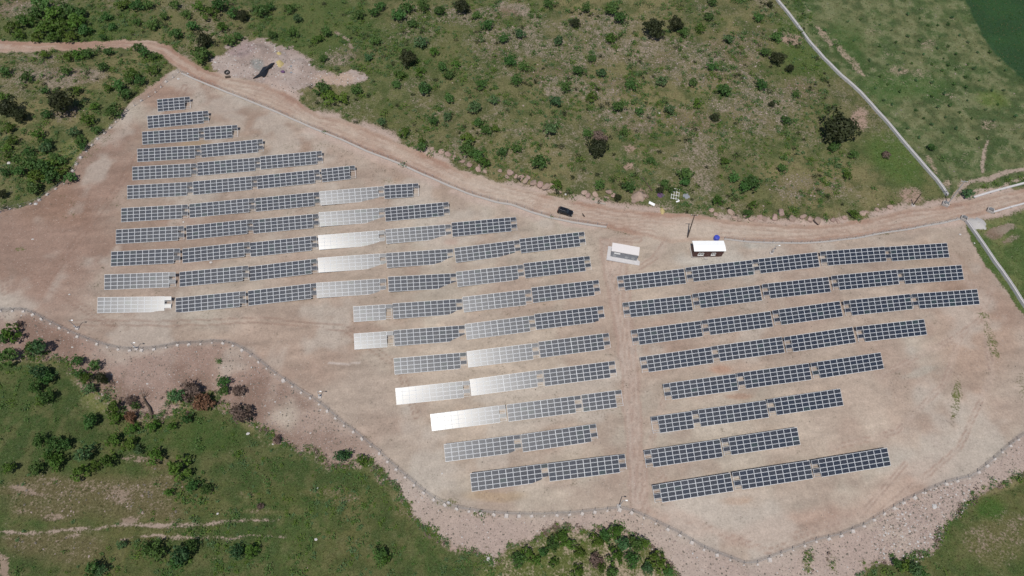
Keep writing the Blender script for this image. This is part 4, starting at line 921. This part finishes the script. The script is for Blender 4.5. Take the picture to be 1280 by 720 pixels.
WS = [(11, 204, 2.8, 'on the grass at the far left, left of the upper left block'), (45, 255, 3, 'on the edge of the scrub at the left'), (930.5, 97.5, 2, 'among the shrubs high on the hillside'), (777, 147, 2.2, 'on the middle of the hillside above the black car'), (824, 141.5, 1.6, 'near a small shrub on the middle of the hillside'), (269, 78, 2.6, 'standing left of the quarry mound'), (707, 243, 2.2, 'on the road edge above the black car'), (552.5, 592, 1.6, 'on the pad near the lowest corner'), (387, 325/4+0, 2.2, 'beside the bush right of the quarry mound'), (223, 99, 2.6, 'at the top corner of the pad by the fence'), (235, 92, 2.4, 'at the start of the pale kerb'), (93, 220, 2.2, 'at the top of the left bank'), (41, 299, 1.8, 'on the bare ground at the left'), (229.5, 277.5, 2, 'between two rows of tables in the upper left block'), (264, 328, 2.6, 'below the ninth row of the upper left block'), (87, 368, 2, 'left of the lowest row in the upper left block'), (401, 494, 2.2, 'by the south fence halfway down'), (395, 674, 3, 'on the lower meadow'), (272, 642, 2.2, 'in the lower left meadow'), (1218, 361-62+5, 1.5, 'on the right edge by the channel'), (1200, 293, 2.2, 'at the top right corner of the pad'), (611, 699, 4, 'at the lower tip of the stony bank'), (561, 628, 3, 'in the weeds at the south fence'), (310, 542, 3, 'under the dead brown bush at the bank'), (397+0, 610, 1.6, 'on the small rock group of the lower meadow'), (1168, 633, 4.5, 'on the stones in the lower right corner')]
for (u, v, r, w) in WS: place_lump('pale_stone', WHITES, u, v, r*.78, f"white stone {w}", 'stone', 'loose white stones')
# heaps
def heap(name, u, v, r, h, mat, label, cat='heap', seed=1, stretch=(1, 1)):
    p = at(u, v); s = r/px_per_m(p); mb = MB(); n = 22; vs = []; rnd = random.Random(seed); jt = [rnd.uniform(.8, 1.15) for _ in range(n)]
    rings = [0, .3, .55, .8, 1.0]
    for q in rings:
        for k in range(n):
            a = 2*math.pi*k/n; rr = s*q*(1+(jt[k]-1)*q); x, y = rr*math.cos(a)*stretch[0], rr*math.sin(a)*stretch[1]
            vs.append((x, y, float(ground_z(p.x+x, p.y+y))-p.z+h*(1-q*q)*rnd.uniform(.85, 1.1)-.03*q))
    mb.add(vs, [(i*n+k, (i+1)*n+k, (i+1)*n+(k+1) % n, i*n+(k+1) % n) for i in range(4) for k in range(n)], mat)
    o = mb.build(name, smooth=True); o.location = p; return tag(o, label, cat)
heap('sand_heap', 350, 79.5, 4.6, .7, M['sand'], 'small heap of yellow sand at the tip of the black sheet')
heap('sand_heap', 349, 66.5, 3.2, .5, M['sand'], 'smaller heap of ochre sand above the yellow one on the quarry mound', seed=3)
heap('sand_heap', 828, 263.5, 4.2, .6, M['sand'], 'heap of yellow sand on the upper road edge left of the cabin', seed=4, stretch=(.8, 1.2))
heap('gravel_heap', 1222, 280, 10.5, .8, M['gravel_white'], 'pale heap of white gravel between the two right hand channels', seed=5, stretch=(1.05, .95))
heap('gravel_heap', 798, 245, 9, 1.1, M['rock_pink'], 'pinkish earth heap on the upper road edge above the kiosk', seed=8, stretch=(1, .9))
# black sheeting on the quarry mound
pts = [(316.5, 98.8), (320, 96), (324, 93), (329, 85), (334, 83.5), (339, 80), (343.5, 79.2), (342, 82), (340, 85), (336, 87), (334.5, 92), (332, 96), (329.5, 97), (327, 95.5), (322, 97.5)]
P = [at(u, v)+Vector((0, 0, .35)) for u, v in pts]; c0 = sum(P, Vector())/len(P); mb = MB(); vs = [c0-c0+Vector((0, 0, .25))]+[q-c0 for q in P]+[q-c0-Vector((0, 0, .5)) for q in P]; k = len(P)
mb.add(vs, [(0, i+1, (i+1) % k+1) for i in range(k)]+[(i+1, i+1+k, (i+1) % k+1+k, (i+1) % k+1) for i in range(k)], M['tarp'])
o = mb.build('plastic_sheet'); o.location = c0; tag(o, 'ragged black plastic sheet lying on the quarry mound', 'sheet')
# tyre
p = at(284, 91); ty = empty('old_tyre', p+Vector((0, 0, .15)), .4); tag(ty, 'large black tyre lying left of the quarry mound by the road', 'tyre')
mb = MB(); n = 24; m_ = 10; vs = [((.72+.24*math.cos(2*math.pi*j/m_))*math.cos(2*math.pi*k/n), (.72+.24*math.cos(2*math.pi*j/m_))*math.sin(2*math.pi*k/n)*1.15, .2*math.sin(2*math.pi*j/m_)+.1) for k in range(n) for j in range(m_)]
mb.add(vs, [(k*m_+j, ((k+1) % n)*m_+j, ((k+1) % n)*m_+(j+1) % m_, k*m_+(j+1) % m_) for k in range(n) for j in range(m_)], M['rubber']); mb.build('tread', ty, smooth=True)
mb = MB(); mb.tube([(0, 0, .02), (0, 0, .12)], .2, M['greywall'], 14); mb.build('hub', ty)
o = bpy.data.objects.new('drum', bpy.data.meshes.new('drum')); 
mb = MB(); mb.tube([(-.8, 0, .35), (-.7, 0, .35), (.7, 0, .35), (.8, 0, .35)], [.33, .36, .36, .33], M['wood'], 14); o = mb.build('log'); o.location = at(285, 97); o.rotation_euler = (0, 0, .3); tag(o, 'short dark log lying just below the tyre by the quarry mound', 'log')
for (u, v, r, lab) in ((353, 90, 3.4, 'dark purple grey lump of rubbish below the yellow sand heap'), (364, 83, 1.8, 'small grey lump right of the yellow sand heap, upper of two'), (364, 91, 1.8, 'small grey lump right of the yellow sand heap, lower of two')):
    p = at(u, v); o = bpy.data.objects.new('rubbish_lump', lump_mesh('rubbish_lump', [M['purple'] if r > 3 else M['greywall']], int(u), .45)); C.objects.link(o); s = r/px_per_m(p); o.location = p+Vector((0, 0, .1)); o.scale = (s, s*.8, s); tag(o, lab, 'rubbish')
# planks, slab, log, rack, cloth
def bar(name, pa, pb, w, h, mat, label, cat, lift=.12):
    a, b = at(*pa), at(*pb); d = b-a; mb = MB(); L = d.length
    mb.box((0, 0, 0), (L, w, h), M[mat]); 
    for k in range(3): mb.box((L*(-.3+.3*k), w*.12*(k-1), h*.5+.02), (L*.2, w*.6, .03), M[mat])
    o = mb.build(name, bevel=.02); o.location = (a+b)/2+Vector((0, 0, lift+h/2)); o.rotation_euler = (0, -math.atan2(d.z, math.hypot(d.x, d.y)), math.atan2(d.y, d.x)); return tag(o, label, cat)
bar('plank', (743.5, 253), (757, 255.5), .45, .12, 'paleplank', 'pale timber plank on the upper road edge right of the black car', 'plank')
bar('white_slab', (811, 253.5), (818, 257), .85, .25, 'white', 'white slab lying left of the yellow sand heap on the upper road edge', 'slab')
bar('white_slab', (845, 253), (849, 251.5), .4, .2, 'white', 'small white slab at the foot of the white metal rack', 'slab')
p1, p2 = at(802.5, 222), at(815, 239); d = p2-p1; mb = MB(); mb.tube([(0, 0, .15), d*.5+Vector((.1, 0, .2)), d+Vector((0, 0, .15))], [.14, .22, .26], M['bark'], 8); o = mb.build('fallen_trunk'); o.location = p1; tag(o, 'straight dark fallen trunk on the grass above the pinkish earth heap', 'fallen trunk')
rk = empty('metal_rack', at(844, 243), -.15); tag(rk, 'white metal rack lying on the grass above the yellow sand heap', 'rack')
for k in range(4):
    mb = MB(); mb.box((-1.1+k*.72, 0, .2), (.09, 4.2, .09), M['white']); mb.build('rail', rk)
for yy in (-1.9, -.6, .7, 1.9):
    mb = MB(); mb.box((0, yy, .29), (2.4, .08, .08), M['white']); mb.build('crossbar', rk)
p = at(826, 244); o = bpy.data.objects.new('cloth_pile', lump_mesh('cloth_pile', [M['purple']], 88, .35, 3, .5)); C.objects.link(o); o.location = p+Vector((0, 0, .1)); o.scale = (1.1, 1.0, .9); tag(o, 'faded purple cloth pile beside the dark bush above the sand heap', 'cloth')
p = at(858, 245); o = bpy.data.objects.new('cloth_pile', lump_mesh('cloth_pile', [M['greywall']], 89, .3, 3, .5)); C.objects.link(o); o.location = p+Vector((0, 0, .05)); o.scale = (1.0, 1.1, .7); tag(o, 'grey cloth pile right of the white metal rack', 'cloth')
# dead curved trunk on the left bank
P = [at(180, 498), at(183, 504), at(188, 511), at(190, 518), at(190.5, 524)]; c0 = P[0]; mb = MB(); mb.tube([q-c0+Vector((0, 0, .5)) for q in P], [.1, .22, .28, .3, .2], M['bark'], 8)
for e_ in ((178, 488), (185, 489), (188, 492)): mb.tube([P[0]-c0+Vector((0, 0, .5)), at(*e_)-c0+Vector((0, 0, .9))], [.1, .03], M['bark'], 6)
o = mb.build('driftwood'); o.location = c0; tag(o, 'curved dead tree trunk lying down the left bank', 'dead trunk')

# ------------------------------------------------------------------ shrubs and trees
def crown(name, seed, mat, n=520, leaf=.15, lobes=7, upright=.75, sparse=0.0):
    rnd = random.Random(seed); L = [(Vector((rnd.uniform(-.15, .15), rnd.uniform(-.15, .15), .1)), rnd.uniform(.5, .62))]
    for k in range(lobes):
        a = 2*math.pi*(k+rnd.uniform(-.3, .3))/lobes; rr = rnd.uniform(.4, .82); L.append((Vector((rr*math.cos(a), rr*math.sin(a), rnd.uniform(-.25, .35))), rnd.uniform(.2, .42)))
    vs = []; fs = []
    for i in range(n):
        c, r = rnd.choice(L) if rnd.random() > .34 else L[0]
        d = Vector((rnd.gauss(0, 1), rnd.gauss(0, 1), rnd.gauss(0, 1))).normalized(); d.z = abs(d.z) if rnd.random() < .7 else d.z
        q = c+d*r*(rnd.uniform(.45, 1.0)**.6)*(1+rnd.uniform(-.08, .12))
        q.z = q.z*upright+.75*upright
        nn = (d*.75+Vector((rnd.gauss(0, .5), rnd.gauss(0, .5), rnd.gauss(.35, .5)))).normalized(); t = nn.orthogonal().normalized()
        t.rotate(Matrix.Rotation(rnd.uniform(0, 6.28), 3, nn)); b = nn.cross(t); s = leaf*rnd.uniform(.55, 1.25); s2 = s*rnd.uniform(.35, .8)
        o = len(vs); vs += [q-t*s, q+b*s2+t*s*.1, q+t*s, q-b*s2+t*s*.1]; fs.append((o, o+1, o+2, o+3))
    # inner twigs keep the middle from being hollow
    mb = MB(); mb.add(vs, fs, mat)
    return mb.mesh(name)
def trunk_mesh(seed, mat):
    rnd = random.Random(seed); mb = MB(); mb.tube([(0, 0, -.15), (.02, .01, .25), (.0, .03, .6)], [.07, .055, .03], mat, 6)
    for k in range(5):
        a = 2*math.pi*k/5+rnd.uniform(-.4, .4); mb.tube([(0, 0, .12+.05*k), (.3*math.cos(a), .3*math.sin(a), .45), (.5*math.cos(a+.2), .5*math.sin(a+.2), .72)], [.035, .022, .008], mat, 5)
    return mb.mesh('trunk')
KIND = {'g': ('shrub', [crown('crown', s, M['leaf'], 430, .125, 6+s) for s in range(5)]), 'b': ('shrub', [crown('crown', 40+s, M['leaf_bright'], 380, .13, 6+s) for s in range(3)]),
        'u': ('shrub', [crown('crown', 60+s, M['leaf_blue'], 400, .12, 7+s) for s in range(3)]), 'd': ('dark_tree', [crown('crown', 80+s, M['leaf_dark'], 1500, .085, 9, .8) for s in range(2)]),
        'x': ('dead_bush', [crown('crown', 90+s, M['leaf_dead'], 600, .13, 9, .6) for s in range(2)]), 'o': ('dead_bush', [crown('crown', 95, M['leaf_rust'], 600, .13, 9, .6)])}
TR = [trunk_mesh(s, M['bark']) for s in range(3)]
RAW = {(0, 0): "60 130 35b,120 100 40b,180 60 35g,200 20 45g,260 60 45b,330 50 45g,400 60 35g,230 130 50b,300 120 50b,370 110 45b,420 150 35g,180 180 30b,90 170 30b,270 180 35b,350 180 35b,530 80 28g,560 130 25g,680 110 22g,755 125 30g,515 185 22g,545 190 18g,610 20 35b,680 25 35g,740 20 30g,790 20 22g,820 80 25g,880 170 35g,950 180 22g,1000 265 50g,1020 200 45d,960 130 30g,930 70 28g,1050 60 40b,1100 20 40g,1170 60 35g,1210 75 35d,1140 200 35g,1190 180 28g,1110 130 30b,870 20 28g,990 30 30b,1260 130 20g,225 270 25b,160 300 22b,200 310 22g,300 290 22b,340 280 30b,390 265 30b,440 265 30g,500 240 22g,540 260 25g,690 235 28g,720 260 28g,765 280 25g,740 300 22b,600 320 18g,510 330 28g,430 350 22g,330 350 30g,20 360 30g,50 380 22g,130 385 30g,60 310 15g,560 350 20b,660 370 35b,700 400 30g,760 350 30b,800 330 22g,640 400 25g,590 425 35g,625 470 32g,540 440 25b,380 450 28b,110 420 22g,220 450 25g,210 380 18g,300 510 70d,40 540 55d,100 575 40d,10 480 30b,230 570 28g,470 530 25b,490 560 20g,565 550 42g,440 600 35b,480 650 28g,370 660 35u,400 700 28g,190 670 35b,120 660 22g,200 630 22g,240 710 25g,40 640 30b,60 700 30b",
 (320, 0): "20 50 40g,70 30 25g,60 100 22g,15 150 20g,170 40 28g,205 90 28u,185 160 30g,215 35 22g,80 170 25g,350 155 28g,310 190 25b,290 215 22b,160 240 15g,335 290 25g,440 10 20g,455 65 12g,460 140 15g,430 205 14g,515 70 28g,525 20 22g,590 60 28g,620 30 28g,710 70 40g,760 30 35g,780 115 28g,840 30 35g,840 100 22b,920 50 30g,1030 30 42d,1100 75 25g,1185 30 20g,1155 125 32g,1120 190 22g,1215 70 15g,1240 190 30g,1265 130 20g,1270 300 35g,1190 280 20b,1140 250 15g,595 200 30g,825 210 38u,890 255 28b,690 250 20g,760 290 52d,560 285 24u,535 345 22b,820 355 28b,720 370 28b,700 420 25g,740 390 20b,840 440 42g,905 430 20g,930 330 28g,1000 320 25b,965 370 30g,1040 400 22b,1090 330 20b,1125 420 32g,1065 460 15g,965 490 32g,1190 500 28u,1245 480 20b,1260 520 18g,1090 530 38u,740 530 20b,815 585 16g,850 580 14g,640 570 20b,625 605 25u,740 660 32b,885 600 28g,890 640 22g,955 580 25u,945 625 20u,1110 610 28g,1150 645 32g,1200 640 25b,1240 650 15g,1030 640 18g,1060 690 35b,1230 570 18g,330 440 42g,370 480 42b,430 490 35b,500 445 32g,525 480 20b,455 578 14g,1185 350 20b,825 710 25b",
 (640, 0): "185 15 32g,115 65 22g,40 170 28u,125 125 22g,60 330 30g,100 345 22g,25 400 32g,15 280 15g,110 270 18g,230 200 28u,160 230 18g,285 180 22g,265 120 18g,315 115 28d,370 35 28g,500 40 40g,545 85 35g,560 125 22g,640 20 22g,695 25 20g,765 40 18g,650 90 22g,710 140 58d,820 120 42d,860 155 28g,940 140 28b,985 80 28g,1000 10 24g,1125 10 20g,1235 85 28g,1085 190 32u,1150 195 18g,1030 270 22g,1005 330 30g,940 255 20g,860 290 20b,590 250 22g,590 275 22g,400 290 24g,450 360 28u,335 350 35g,395 385 15g,300 310 20b,320 240 16g,195 270 16g,270 435 32g,220 505 32u,245 420 22g,195 640 42u,400 480 30b,395 550 22g,475 600 22u,535 530 35g,565 515 20g,635 555 24g,600 420 35g,620 455 22g,610 370 20g,665 365 16g,750 405 32u,590 330 18g,905 410 28g,1060 450 38g,1245 420 35g,1205 380 18b,1080 390 20b,1000 375 18b,930 510 28b,880 540 18g,850 525 14g,790 545 32u,745 525 22b,810 565 18g,1015 585 25d,380 665 28g,440 680 42x,560 660 24g,545 690 18u,125 520 18g,10 535 16g,30 715 18g,1270 260 28g,1100 340 14g,840 205 16g,840 250 12g,490 190 30b,540 170 20g,630 260 12g,1260 190 18g,620 170 12g,600 95 12g",
 (960, 0): "45 180 32g,50 290 40d,110 340 25d,145 470 24g,20 520 18d,90 600 28g,50 565 18g,90 670 22g,365 640 88d,340 225 18g,285 150 16g,340 712 20u,10 20 15d",
 (320, 180): "825 15 28g,1000 80 22g,1060 20 42g,1100 50 40g,1140 90 32b,1230 40 28g,1260 20 20g,1200 70 15g",
 (640, 180): "20 20 30g,135 85 42g,225 200 28b,440 205 30g,585 215 32g,430 15 55d,695 80 24g,720 105 18g,865 150 40g,870 185 30g,765 195 28g,800 225 24g,740 230 20d,530 268 20d,1110 165 28g,1205 195 46g,1165 215 35g,1030 280 30b,1210 300 25b,1180 345 24g,1065 85 25b,1070 120 22g,1040 160 15b,600 155 14g,345 80 20b",
 (960, 180): "330 15 28g,430 50 28g,75 120 28g,400 155 25b,385 140 18g,430 345 28b,1000 245 32u,595 50 22x,290 375 14g,820 15 25g,870 75 22g,1085 215 20b,1140 200 20b,1205 185 18b,1265 170 15b,530 220 15g,620 290 14b",
 (0, 180): "30 140 25g,80 75 22g,140 90 45g,200 120 50g,240 100 40b,180 160 45b,165 220 40g,250 160 45g,300 130 38b,350 170 32g,310 80 28g,230 15 35u,140 35 30g,10 250 25d,40 60 25b,30 20 25b,100 130 35g,410 10 25g,270 60 25g",
 (0, 360): "50 220 45b,20 250 35g,35 340 50g,90 175 16x,190 290 48u,150 300 35g,195 420 46u,230 450 35g,175 490 35g,230 540 40g,210 560 30b,385 365 30g,400 425 30g,470 390 32g,430 450 32b,505 450 35d,450 500 30u,430 520 22u,10 590 20g,1095 368 14g,1115 470 33g,1120 510 28g,950 510 48x,1010 565 50o,1200 620 56x,1190 510 32x,650 640 32o,650 560 30x,450 660 40g,560 600 36b,580 650 35b,680 590 24g,660 700 30b,760 690 30b,860 690 25b,930 650 30g,880 540 40u,1000 660 20g",
 (0, 540): "45 175 30b,175 185 35g,270 60 45g,200 40 35g,250 120 35b,280 150 40b,320 60 35g,420 110 50u,400 200 42b,470 170 30b,540 140 40b,560 40 35b,640 60 35b,690 90 25u,775 120 42b,890 175 54b,965 265 35g,1030 285 30g,1005 350 22g,845 300 24b,985 45 22g,1005 85 18g,1195 110 20b,605 565 25u,740 580 35g,780 600 46g,690 610 22b,905 610 52u,880 650 40g,950 570 38g,1180 600 42u,1250 600 35b,460 690 42g,500 690 35u,80 700 22g,1180 420 18g",
 (320, 540): "425 120 42u,455 110 28g,530 140 30b,620 610 38g,650 640 28b,275 535 13g,265 580 18g,60 690 22g,20 370 18x,105 35 22x,15 590 12g",
 (640, 540): "250 530 40b,200 560 38g,80 610 36b,30 640 40g,160 600 28g,290 560 32b,340 600 32b,430 540 42b,470 520 35g,520 500 40b,550 470 20g,560 560 45u,620 560 42g,660 560 32b,520 620 45b,600 640 42g,720 630 40b,750 670 35b,420 640 36x,450 680 28b,330 700 36b,500 710 35g,680 680 36u,210 650 24b,780 700 28g,120 640 26b",
 (960, 540): "650 660 28g,690 670 34b,740 690 38u,770 700 34g,1260 240 18b,620 620 13g"}
S_ = []
for (ox_, oy_), txt in RAW.items():
    for it in txt.split(','):
        a, b, c = it.split(); S_.append((ox_+float(a)/4, oy_+float(b)/4, float(c[:-1])/4, c[-1]))
greens = sorted([s for s in S_ if s[3] in 'gbu'], key=lambda s: -s[2]); others = [s for s in S_ if s[3] not in 'gbu']
big, small = greens[:290], greens[290:]
def in_(w): return ('on the ' if w in ('hillside', 'left bank', 'right margin') else 'in the ')+w
def zone(u, v):
    if v > 640 and 600 < u < 860: return in_('bottom thicket')
    if v > 600 and u > 1000: return in_('lower right meadow')
    if v > 380 and u < 100 and v < 520: return in_('left bank')
    if v > 400 and u < 620: return in_('left bank') if v < 520 or (u > 400 and v < 600) else in_('lower left meadow')
    if u > 1200 and v > 220: return in_('right margin')
    if u < 170 and v > 62 or (u < 205 and 62 < v < 120): return in_('left scrub')
    if u < 330 and v < 80: return in_('top left scrub')
    return in_('hillside')
KNAME = {'g': 'green', 'b': 'bright green', 'u': 'bluish green', 'd': 'dark', 'x': 'dry brown', 'o': 'rusty orange'}
def size_word(r): return 'big' if r > 9 else ('middling' if r > 6 else 'small')
def plant(u, v, r, k):
    nm, crowns = KIND[k]
    p = at(u, v); s = r/px_per_m(p)*1.08; hh = s*random.uniform(1.0, 1.25)*(1.5 if v > 380 else 1.12)
    p = at(u, v, hh*.62); p.z = float(ground_z(p.x, p.y))
    root = empty(nm, p, random.uniform(0, 6.28))
    c = bpy.data.objects.new('crown', random.choice(crowns)); t = bpy.data.objects.new('trunk', random.choice(TR))
    for o in (c, t):
        C.objects.link(o); o.parent = root; o.scale = (s, s*random.uniform(.85, 1.1), hh)
    what = {'shrub': 'shrub', 'dark_tree': 'tree', 'dead_bush': 'dead bush'}[nm]
    tag(root, f"{size_word(r)} {KNAME[k]} {what} {zone(u, v)}, {pct(u, v)}", {'shrub': 'shrub', 'dark_tree': 'tree', 'dead_bush': 'bush'}[nm], {'shrub': 'green shrubs', 'dark_tree': 'dark trees', 'dead_bush': 'dead bushes'}[nm])
for s in big+others: plant(*s)
# small shrubs and undergrowth nobody could count
def scatter(name, pts, proto_fn, mats, label, cat):
    mb = MB()
    for p in pts: proto_fn(mb, p)
    o = mb.build(name); tag(o, label, cat, kind='stuff'); return o
rnd = random.Random(11)
def leafy(mb, p):
    q, s, mat, n = p; vs = []; fs = []
    for i in range(n):
        d = Vector((rnd.gauss(0, .5), rnd.gauss(0, .5), abs(rnd.gauss(.35, .35))))*s; c = q+d
        nn = Vector((rnd.gauss(0, .6), rnd.gauss(0, .6), 1)).normalized(); t = nn.orthogonal().normalized(); b = nn.cross(t); a = rnd.uniform(0, 6.28); t2 = t*math.cos(a)+b*math.sin(a); b2 = nn.cross(t2)
        w = rnd.uniform(.13, .26)*(.6+.4*s); o = len(vs); vs += [c-t2*w, c+b2*w*.6, c+t2*w, c-b2*w*.6]; fs.append((o, o+1, o+2, o+3))
    mb.add(vs, fs, mat)
U_, V__ = project(X, Y, Z); vis = (U_ > -60) & (U_ < 1340) & (V__ > -60) & (V__ < 780)
rs = np.random.RandomState(5)
def pick(mask, n, w=None):
    idx = np.nonzero(mask & vis)[0]
    pr = None
    if w is not None: pr = w[idx]; pr = pr/pr.sum()
    ii = rs.choice(idx, size=min(n, len(idx)), replace=False, p=pr)
    out = []
    for i in ii:
        x = X[i]+rs.uniform(-.27, .27); y = Y[i]+rs.uniform(-.27, .27); out.append(Vector((x, y, Z[i])))
    return out
pts = []
for (u, v, r, k) in small:
    p = at(u, v, .3); p.z = float(ground_z(p.x, p.y)); pts.append((p, r/px_per_m(p)*1.1, M[{'g': 'leaf', 'b': 'leaf_bright', 'u': 'leaf_blue'}[k]], 60))
wild = ((kind == 0) | (kind == 4)); dens = np.clip(veg-.35, 0, 1)*np.clip(fbm(X, Y, 12, 77, 3)-.42, 0.01, 1)
bk = (kind == 5)*np.clip(veg-.25, 0, 1)
for q in pick(kind == 5, 700, bk+1e-9): pts.append((q, rnd.choice([.3, .4, .6, .8]), rnd.choice([M['leaf'], M['leaf_bright'], M['leaf_dead'], M['leaf_blue']]), rnd.randint(12, 30)))
for q in pick(wild & (X < 100), 5200, dens): pts.append((q, rnd.choice([.3, .4, .5, .6, .8, 1.0])*rnd.uniform(.8, 1.1), rnd.choice([M['leaf'], M['leaf'], M['leaf_bright'], M['leaf_blue']]), rnd.randint(14, 36)))
for q in pick((kind == 0) & (X < 100) & (Y > 90), 2300, np.clip(fbm(X, Y, 7, 177, 3)-.45, 0, 1)+.002): pts.append((q, rnd.choice([.5, .65, .8, 1.0, 1.2])*rnd.uniform(.8, 1.1), rnd.choice([M['leaf'], M['leaf'], M['leaf_blue'], M['leaf_bright'], M['leaf_dark']]), rnd.randint(26, 60)))
eastm = (kind == 0) & (project(X, Y, Z)[0] > 1000)
scatter('undergrowth', pts, leafy, None, 'low green undergrowth scattered over hillside and meadows', 'undergrowth')
def tuft(mb, q):
    vs = []; fs = []; mat = rnd.choice([M['leaf_bright'], M['dry_grass'], M['dry_grass'], M['leaf']])
    for i in range(6):
        a = rnd.uniform(0, 6.28); r = rnd.uniform(.05, .25); c = q+Vector((r*math.cos(a), r*math.sin(a), 0)); w = rnd.uniform(.04, .09); h = rnd.uniform(.15, .4); ln = Vector((rnd.gauss(0, .15), rnd.gauss(0, .15), h))
        t = Vector((math.cos(a+1.3), math.sin(a+1.3), 0))*w; o = len(vs); vs += [c-t, c+t, c+ln]; fs.append((o, o+1, o+2))
    mb.add(vs, fs, mat)
scatter('grass_tufts', pick(wild | (kind == 3), 14000, np.clip(veg, 0.02, 1)), tuft, None, 'tufts of green and straw coloured grass', 'grass')
OCT = [(1, 0, 0), (-1, 0, 0), (0, 1, 0), (0, -1, 0), (0, 0, 1), (.6, .6, .5), (-.6, .55, .45), (-.5, -.6, .5), (.55, -.6, .45)]
def rock_(mb, p):
    q, s, mat = p; a = rnd.uniform(0, 6.28); ca, sa = math.cos(a), math.sin(a); vs = []
    for k, (dx, dy, dz) in enumerate(OCT):
        j = rnd.uniform(.7, 1.25)*s; x, y = dx*j, dy*j*.8; vs.append(q+Vector((x*ca-y*sa, x*sa+y*ca, dz*j*.6)))
    mb.add(vs, [(0, 2, 5), (2, 1, 6), (1, 3, 7), (3, 0, 8), (0, 5, 4), (5, 2, 4), (2, 6, 4), (6, 1, 4), (1, 7, 4), (7, 3, 4), (3, 8, 4), (8, 0, 4)], mat)
pts = []
bank = (kind == 5); uu = U_
for q in pick(bank, 8200, .3+np.clip((uu-250)/500, 0, 1.2)+1.4*((uu > 1100) & (V__ > 590))): pts.append((q, rnd.choice([.05, .06, .08, .1, .12, .16, .24])*rnd.uniform(.8, 1.3), rnd.choice([M['rubble'], M['rubble_grey']]) if rnd.random() > .05 else M['rock_white']))
scatter('rubble', pts, rock_, None, 'loose pinkish and pale rubble on the bank outside the south fence', 'rubble')
pts = []
for q in pick(wild, 5200, np.clip(rock-.3, 0.005, 1)**1.5): pts.append((q, rnd.choice([.08, .1, .14, .18, .25, .32])*rnd.uniform(.8, 1.2), rnd.choice([M['rubble_grey'], M['rubble_grey'], M['rubble'], M['rubble_grey'], M['rubble_grey'], M['rubble_grey'], M['rubble'], M['rubble']])))
scatter('field_stones', pts, rock_, None, 'grey field stones strewn over the stony parts of the hillside', 'stones')
pts = []
q_edge = (kind == 2) | (kind == 1)
for q in pick(bank, 900, 1e-6+1.0*((uu > 1090) & (uu < 1215) & (V__ > 600) & (V__ < 705))): pts.append((q, rnd.choice([.1, .14, .2, .3]), rnd.choice([M['rubble'], M['rubble'], M['rubble_grey'], M['rock_white']])))
for q in pick(q_edge, 1800, rock+.1): pts.append((q, rnd.choice([.06, .08, .1, .15])*rnd.uniform(.8, 1.3), rnd.choice([M['rubble'], M['rubble_grey']])))
for q in pick(kind == 1, 900, (1.0*((sdf(MOUND_Z, U_, V__) > 0)))+1e-6): pts.append((q, rnd.choice([.1, .15, .2, .3]), rnd.choice([M['rubble'], M['rock_white'], M['rubble_grey']])))
scatter('gravel', pts, rock_, None, 'scattered stones on the bare ground and the quarry mound', 'gravel')
# orchard saplings on the plot at the upper right
SAP = "400 105,465 95,285 150,430 200,510 300,680 265,720 315,800 125,850 125,920 85,960 175,850 240,880 290,900 325,940 345,1000 320,1050 260,1110 260,870 350,930 420,990 385,1030 340,1190 350,880 465,990 435,910 525,850 535,740 550,890 585,1130 600,700 640,755 685,940 640,1050 690,1150 520,1090 545,1240 580,960 560,880 660,820 410,740 400,660 455,560 120,620 150,700 180,760 200,640 210,560 230,600 320,660 350,780 270,820 320,900 120,760 90,700 70,820 480,780 590,820 620,1000 500,1020 590,1080 620,1180 450,1120 450,1060 400,1110 360,1160 300,860 180,900 230,940 270,1000 210,600 420,560 380,620 520,580 500,540 440"
spc = [crown('crown', 120+s, M['leaf_blue' if s else 'leaf'], 120, .22, 4) for s in range(2)]
for it in SAP.split(','):
    a, b = map(float, it.split()); u, v = 960+a/4, b/4; p = at(u, v, .5); p.z = float(ground_z(p.x, p.y)); r = rnd.uniform(.45, .8)
    root = empty('sapling', p, rnd.uniform(0, 6)); c = bpy.data.objects.new('crown', rnd.choice(spc)); t = bpy.data.objects.new('trunk', TR[0])
    for o in (c, t): C.objects.link(o); o.parent = root; o.scale = (r, r, r*1.3)
    tag(root, f"orchard sapling right of long channel, {pct(u, v)}", 'sapling', 'orchard saplings')

# ------------------------------------------------------------------ camera, light
cam = bpy.data.cameras.new('camera'); co = bpy.data.objects.new('camera', cam); C.objects.link(co)
cam.sensor_width = 36; cam.lens = 36*F_PX/1280; cam.clip_start = 1; cam.clip_end = 6000
Rm = Matrix((Vector(CR), Vector(-CD), Vector(-CF))).transposed(); co.matrix_world = Matrix.Translation((0, 0, CAM_H)) @ Rm.to_4x4()
sc = bpy.context.scene; sc.camera = co
w = bpy.data.worlds.new('World'); sc.world = w; w.use_nodes = True; nt = w.node_tree
sky = nt.nodes.new('ShaderNodeTexSky'); sky.sky_type = 'NISHITA'; sky.sun_disc = False; sky.sun_elevation = SUN_EL; sky.sun_rotation = math.atan2(SV.x, SV.y)
sky.altitude = 1000; sky.air_density = 1.0; sky.dust_density = 1.5
bg = nt.nodes['Background']; bg.inputs[1].default_value = .085; nt.links.new(sky.outputs[0], bg.inputs[0])
sl = bpy.data.lights.new('sun', 'SUN'); sl.energy = 4.0; sl.angle = R_(.55); sl.color = (1, .96, .9); so_ = bpy.data.objects.new('sun', sl); C.objects.link(so_)
so_.rotation_euler = SV.to_track_quat('Z', 'Y').to_euler(); so_.location = (0, 0, 250)
sc.view_settings.view_transform = 'Standard'; sc.view_settings.look = 'None'; sc.view_settings.exposure = 0; sc.view_settings.gamma = 1
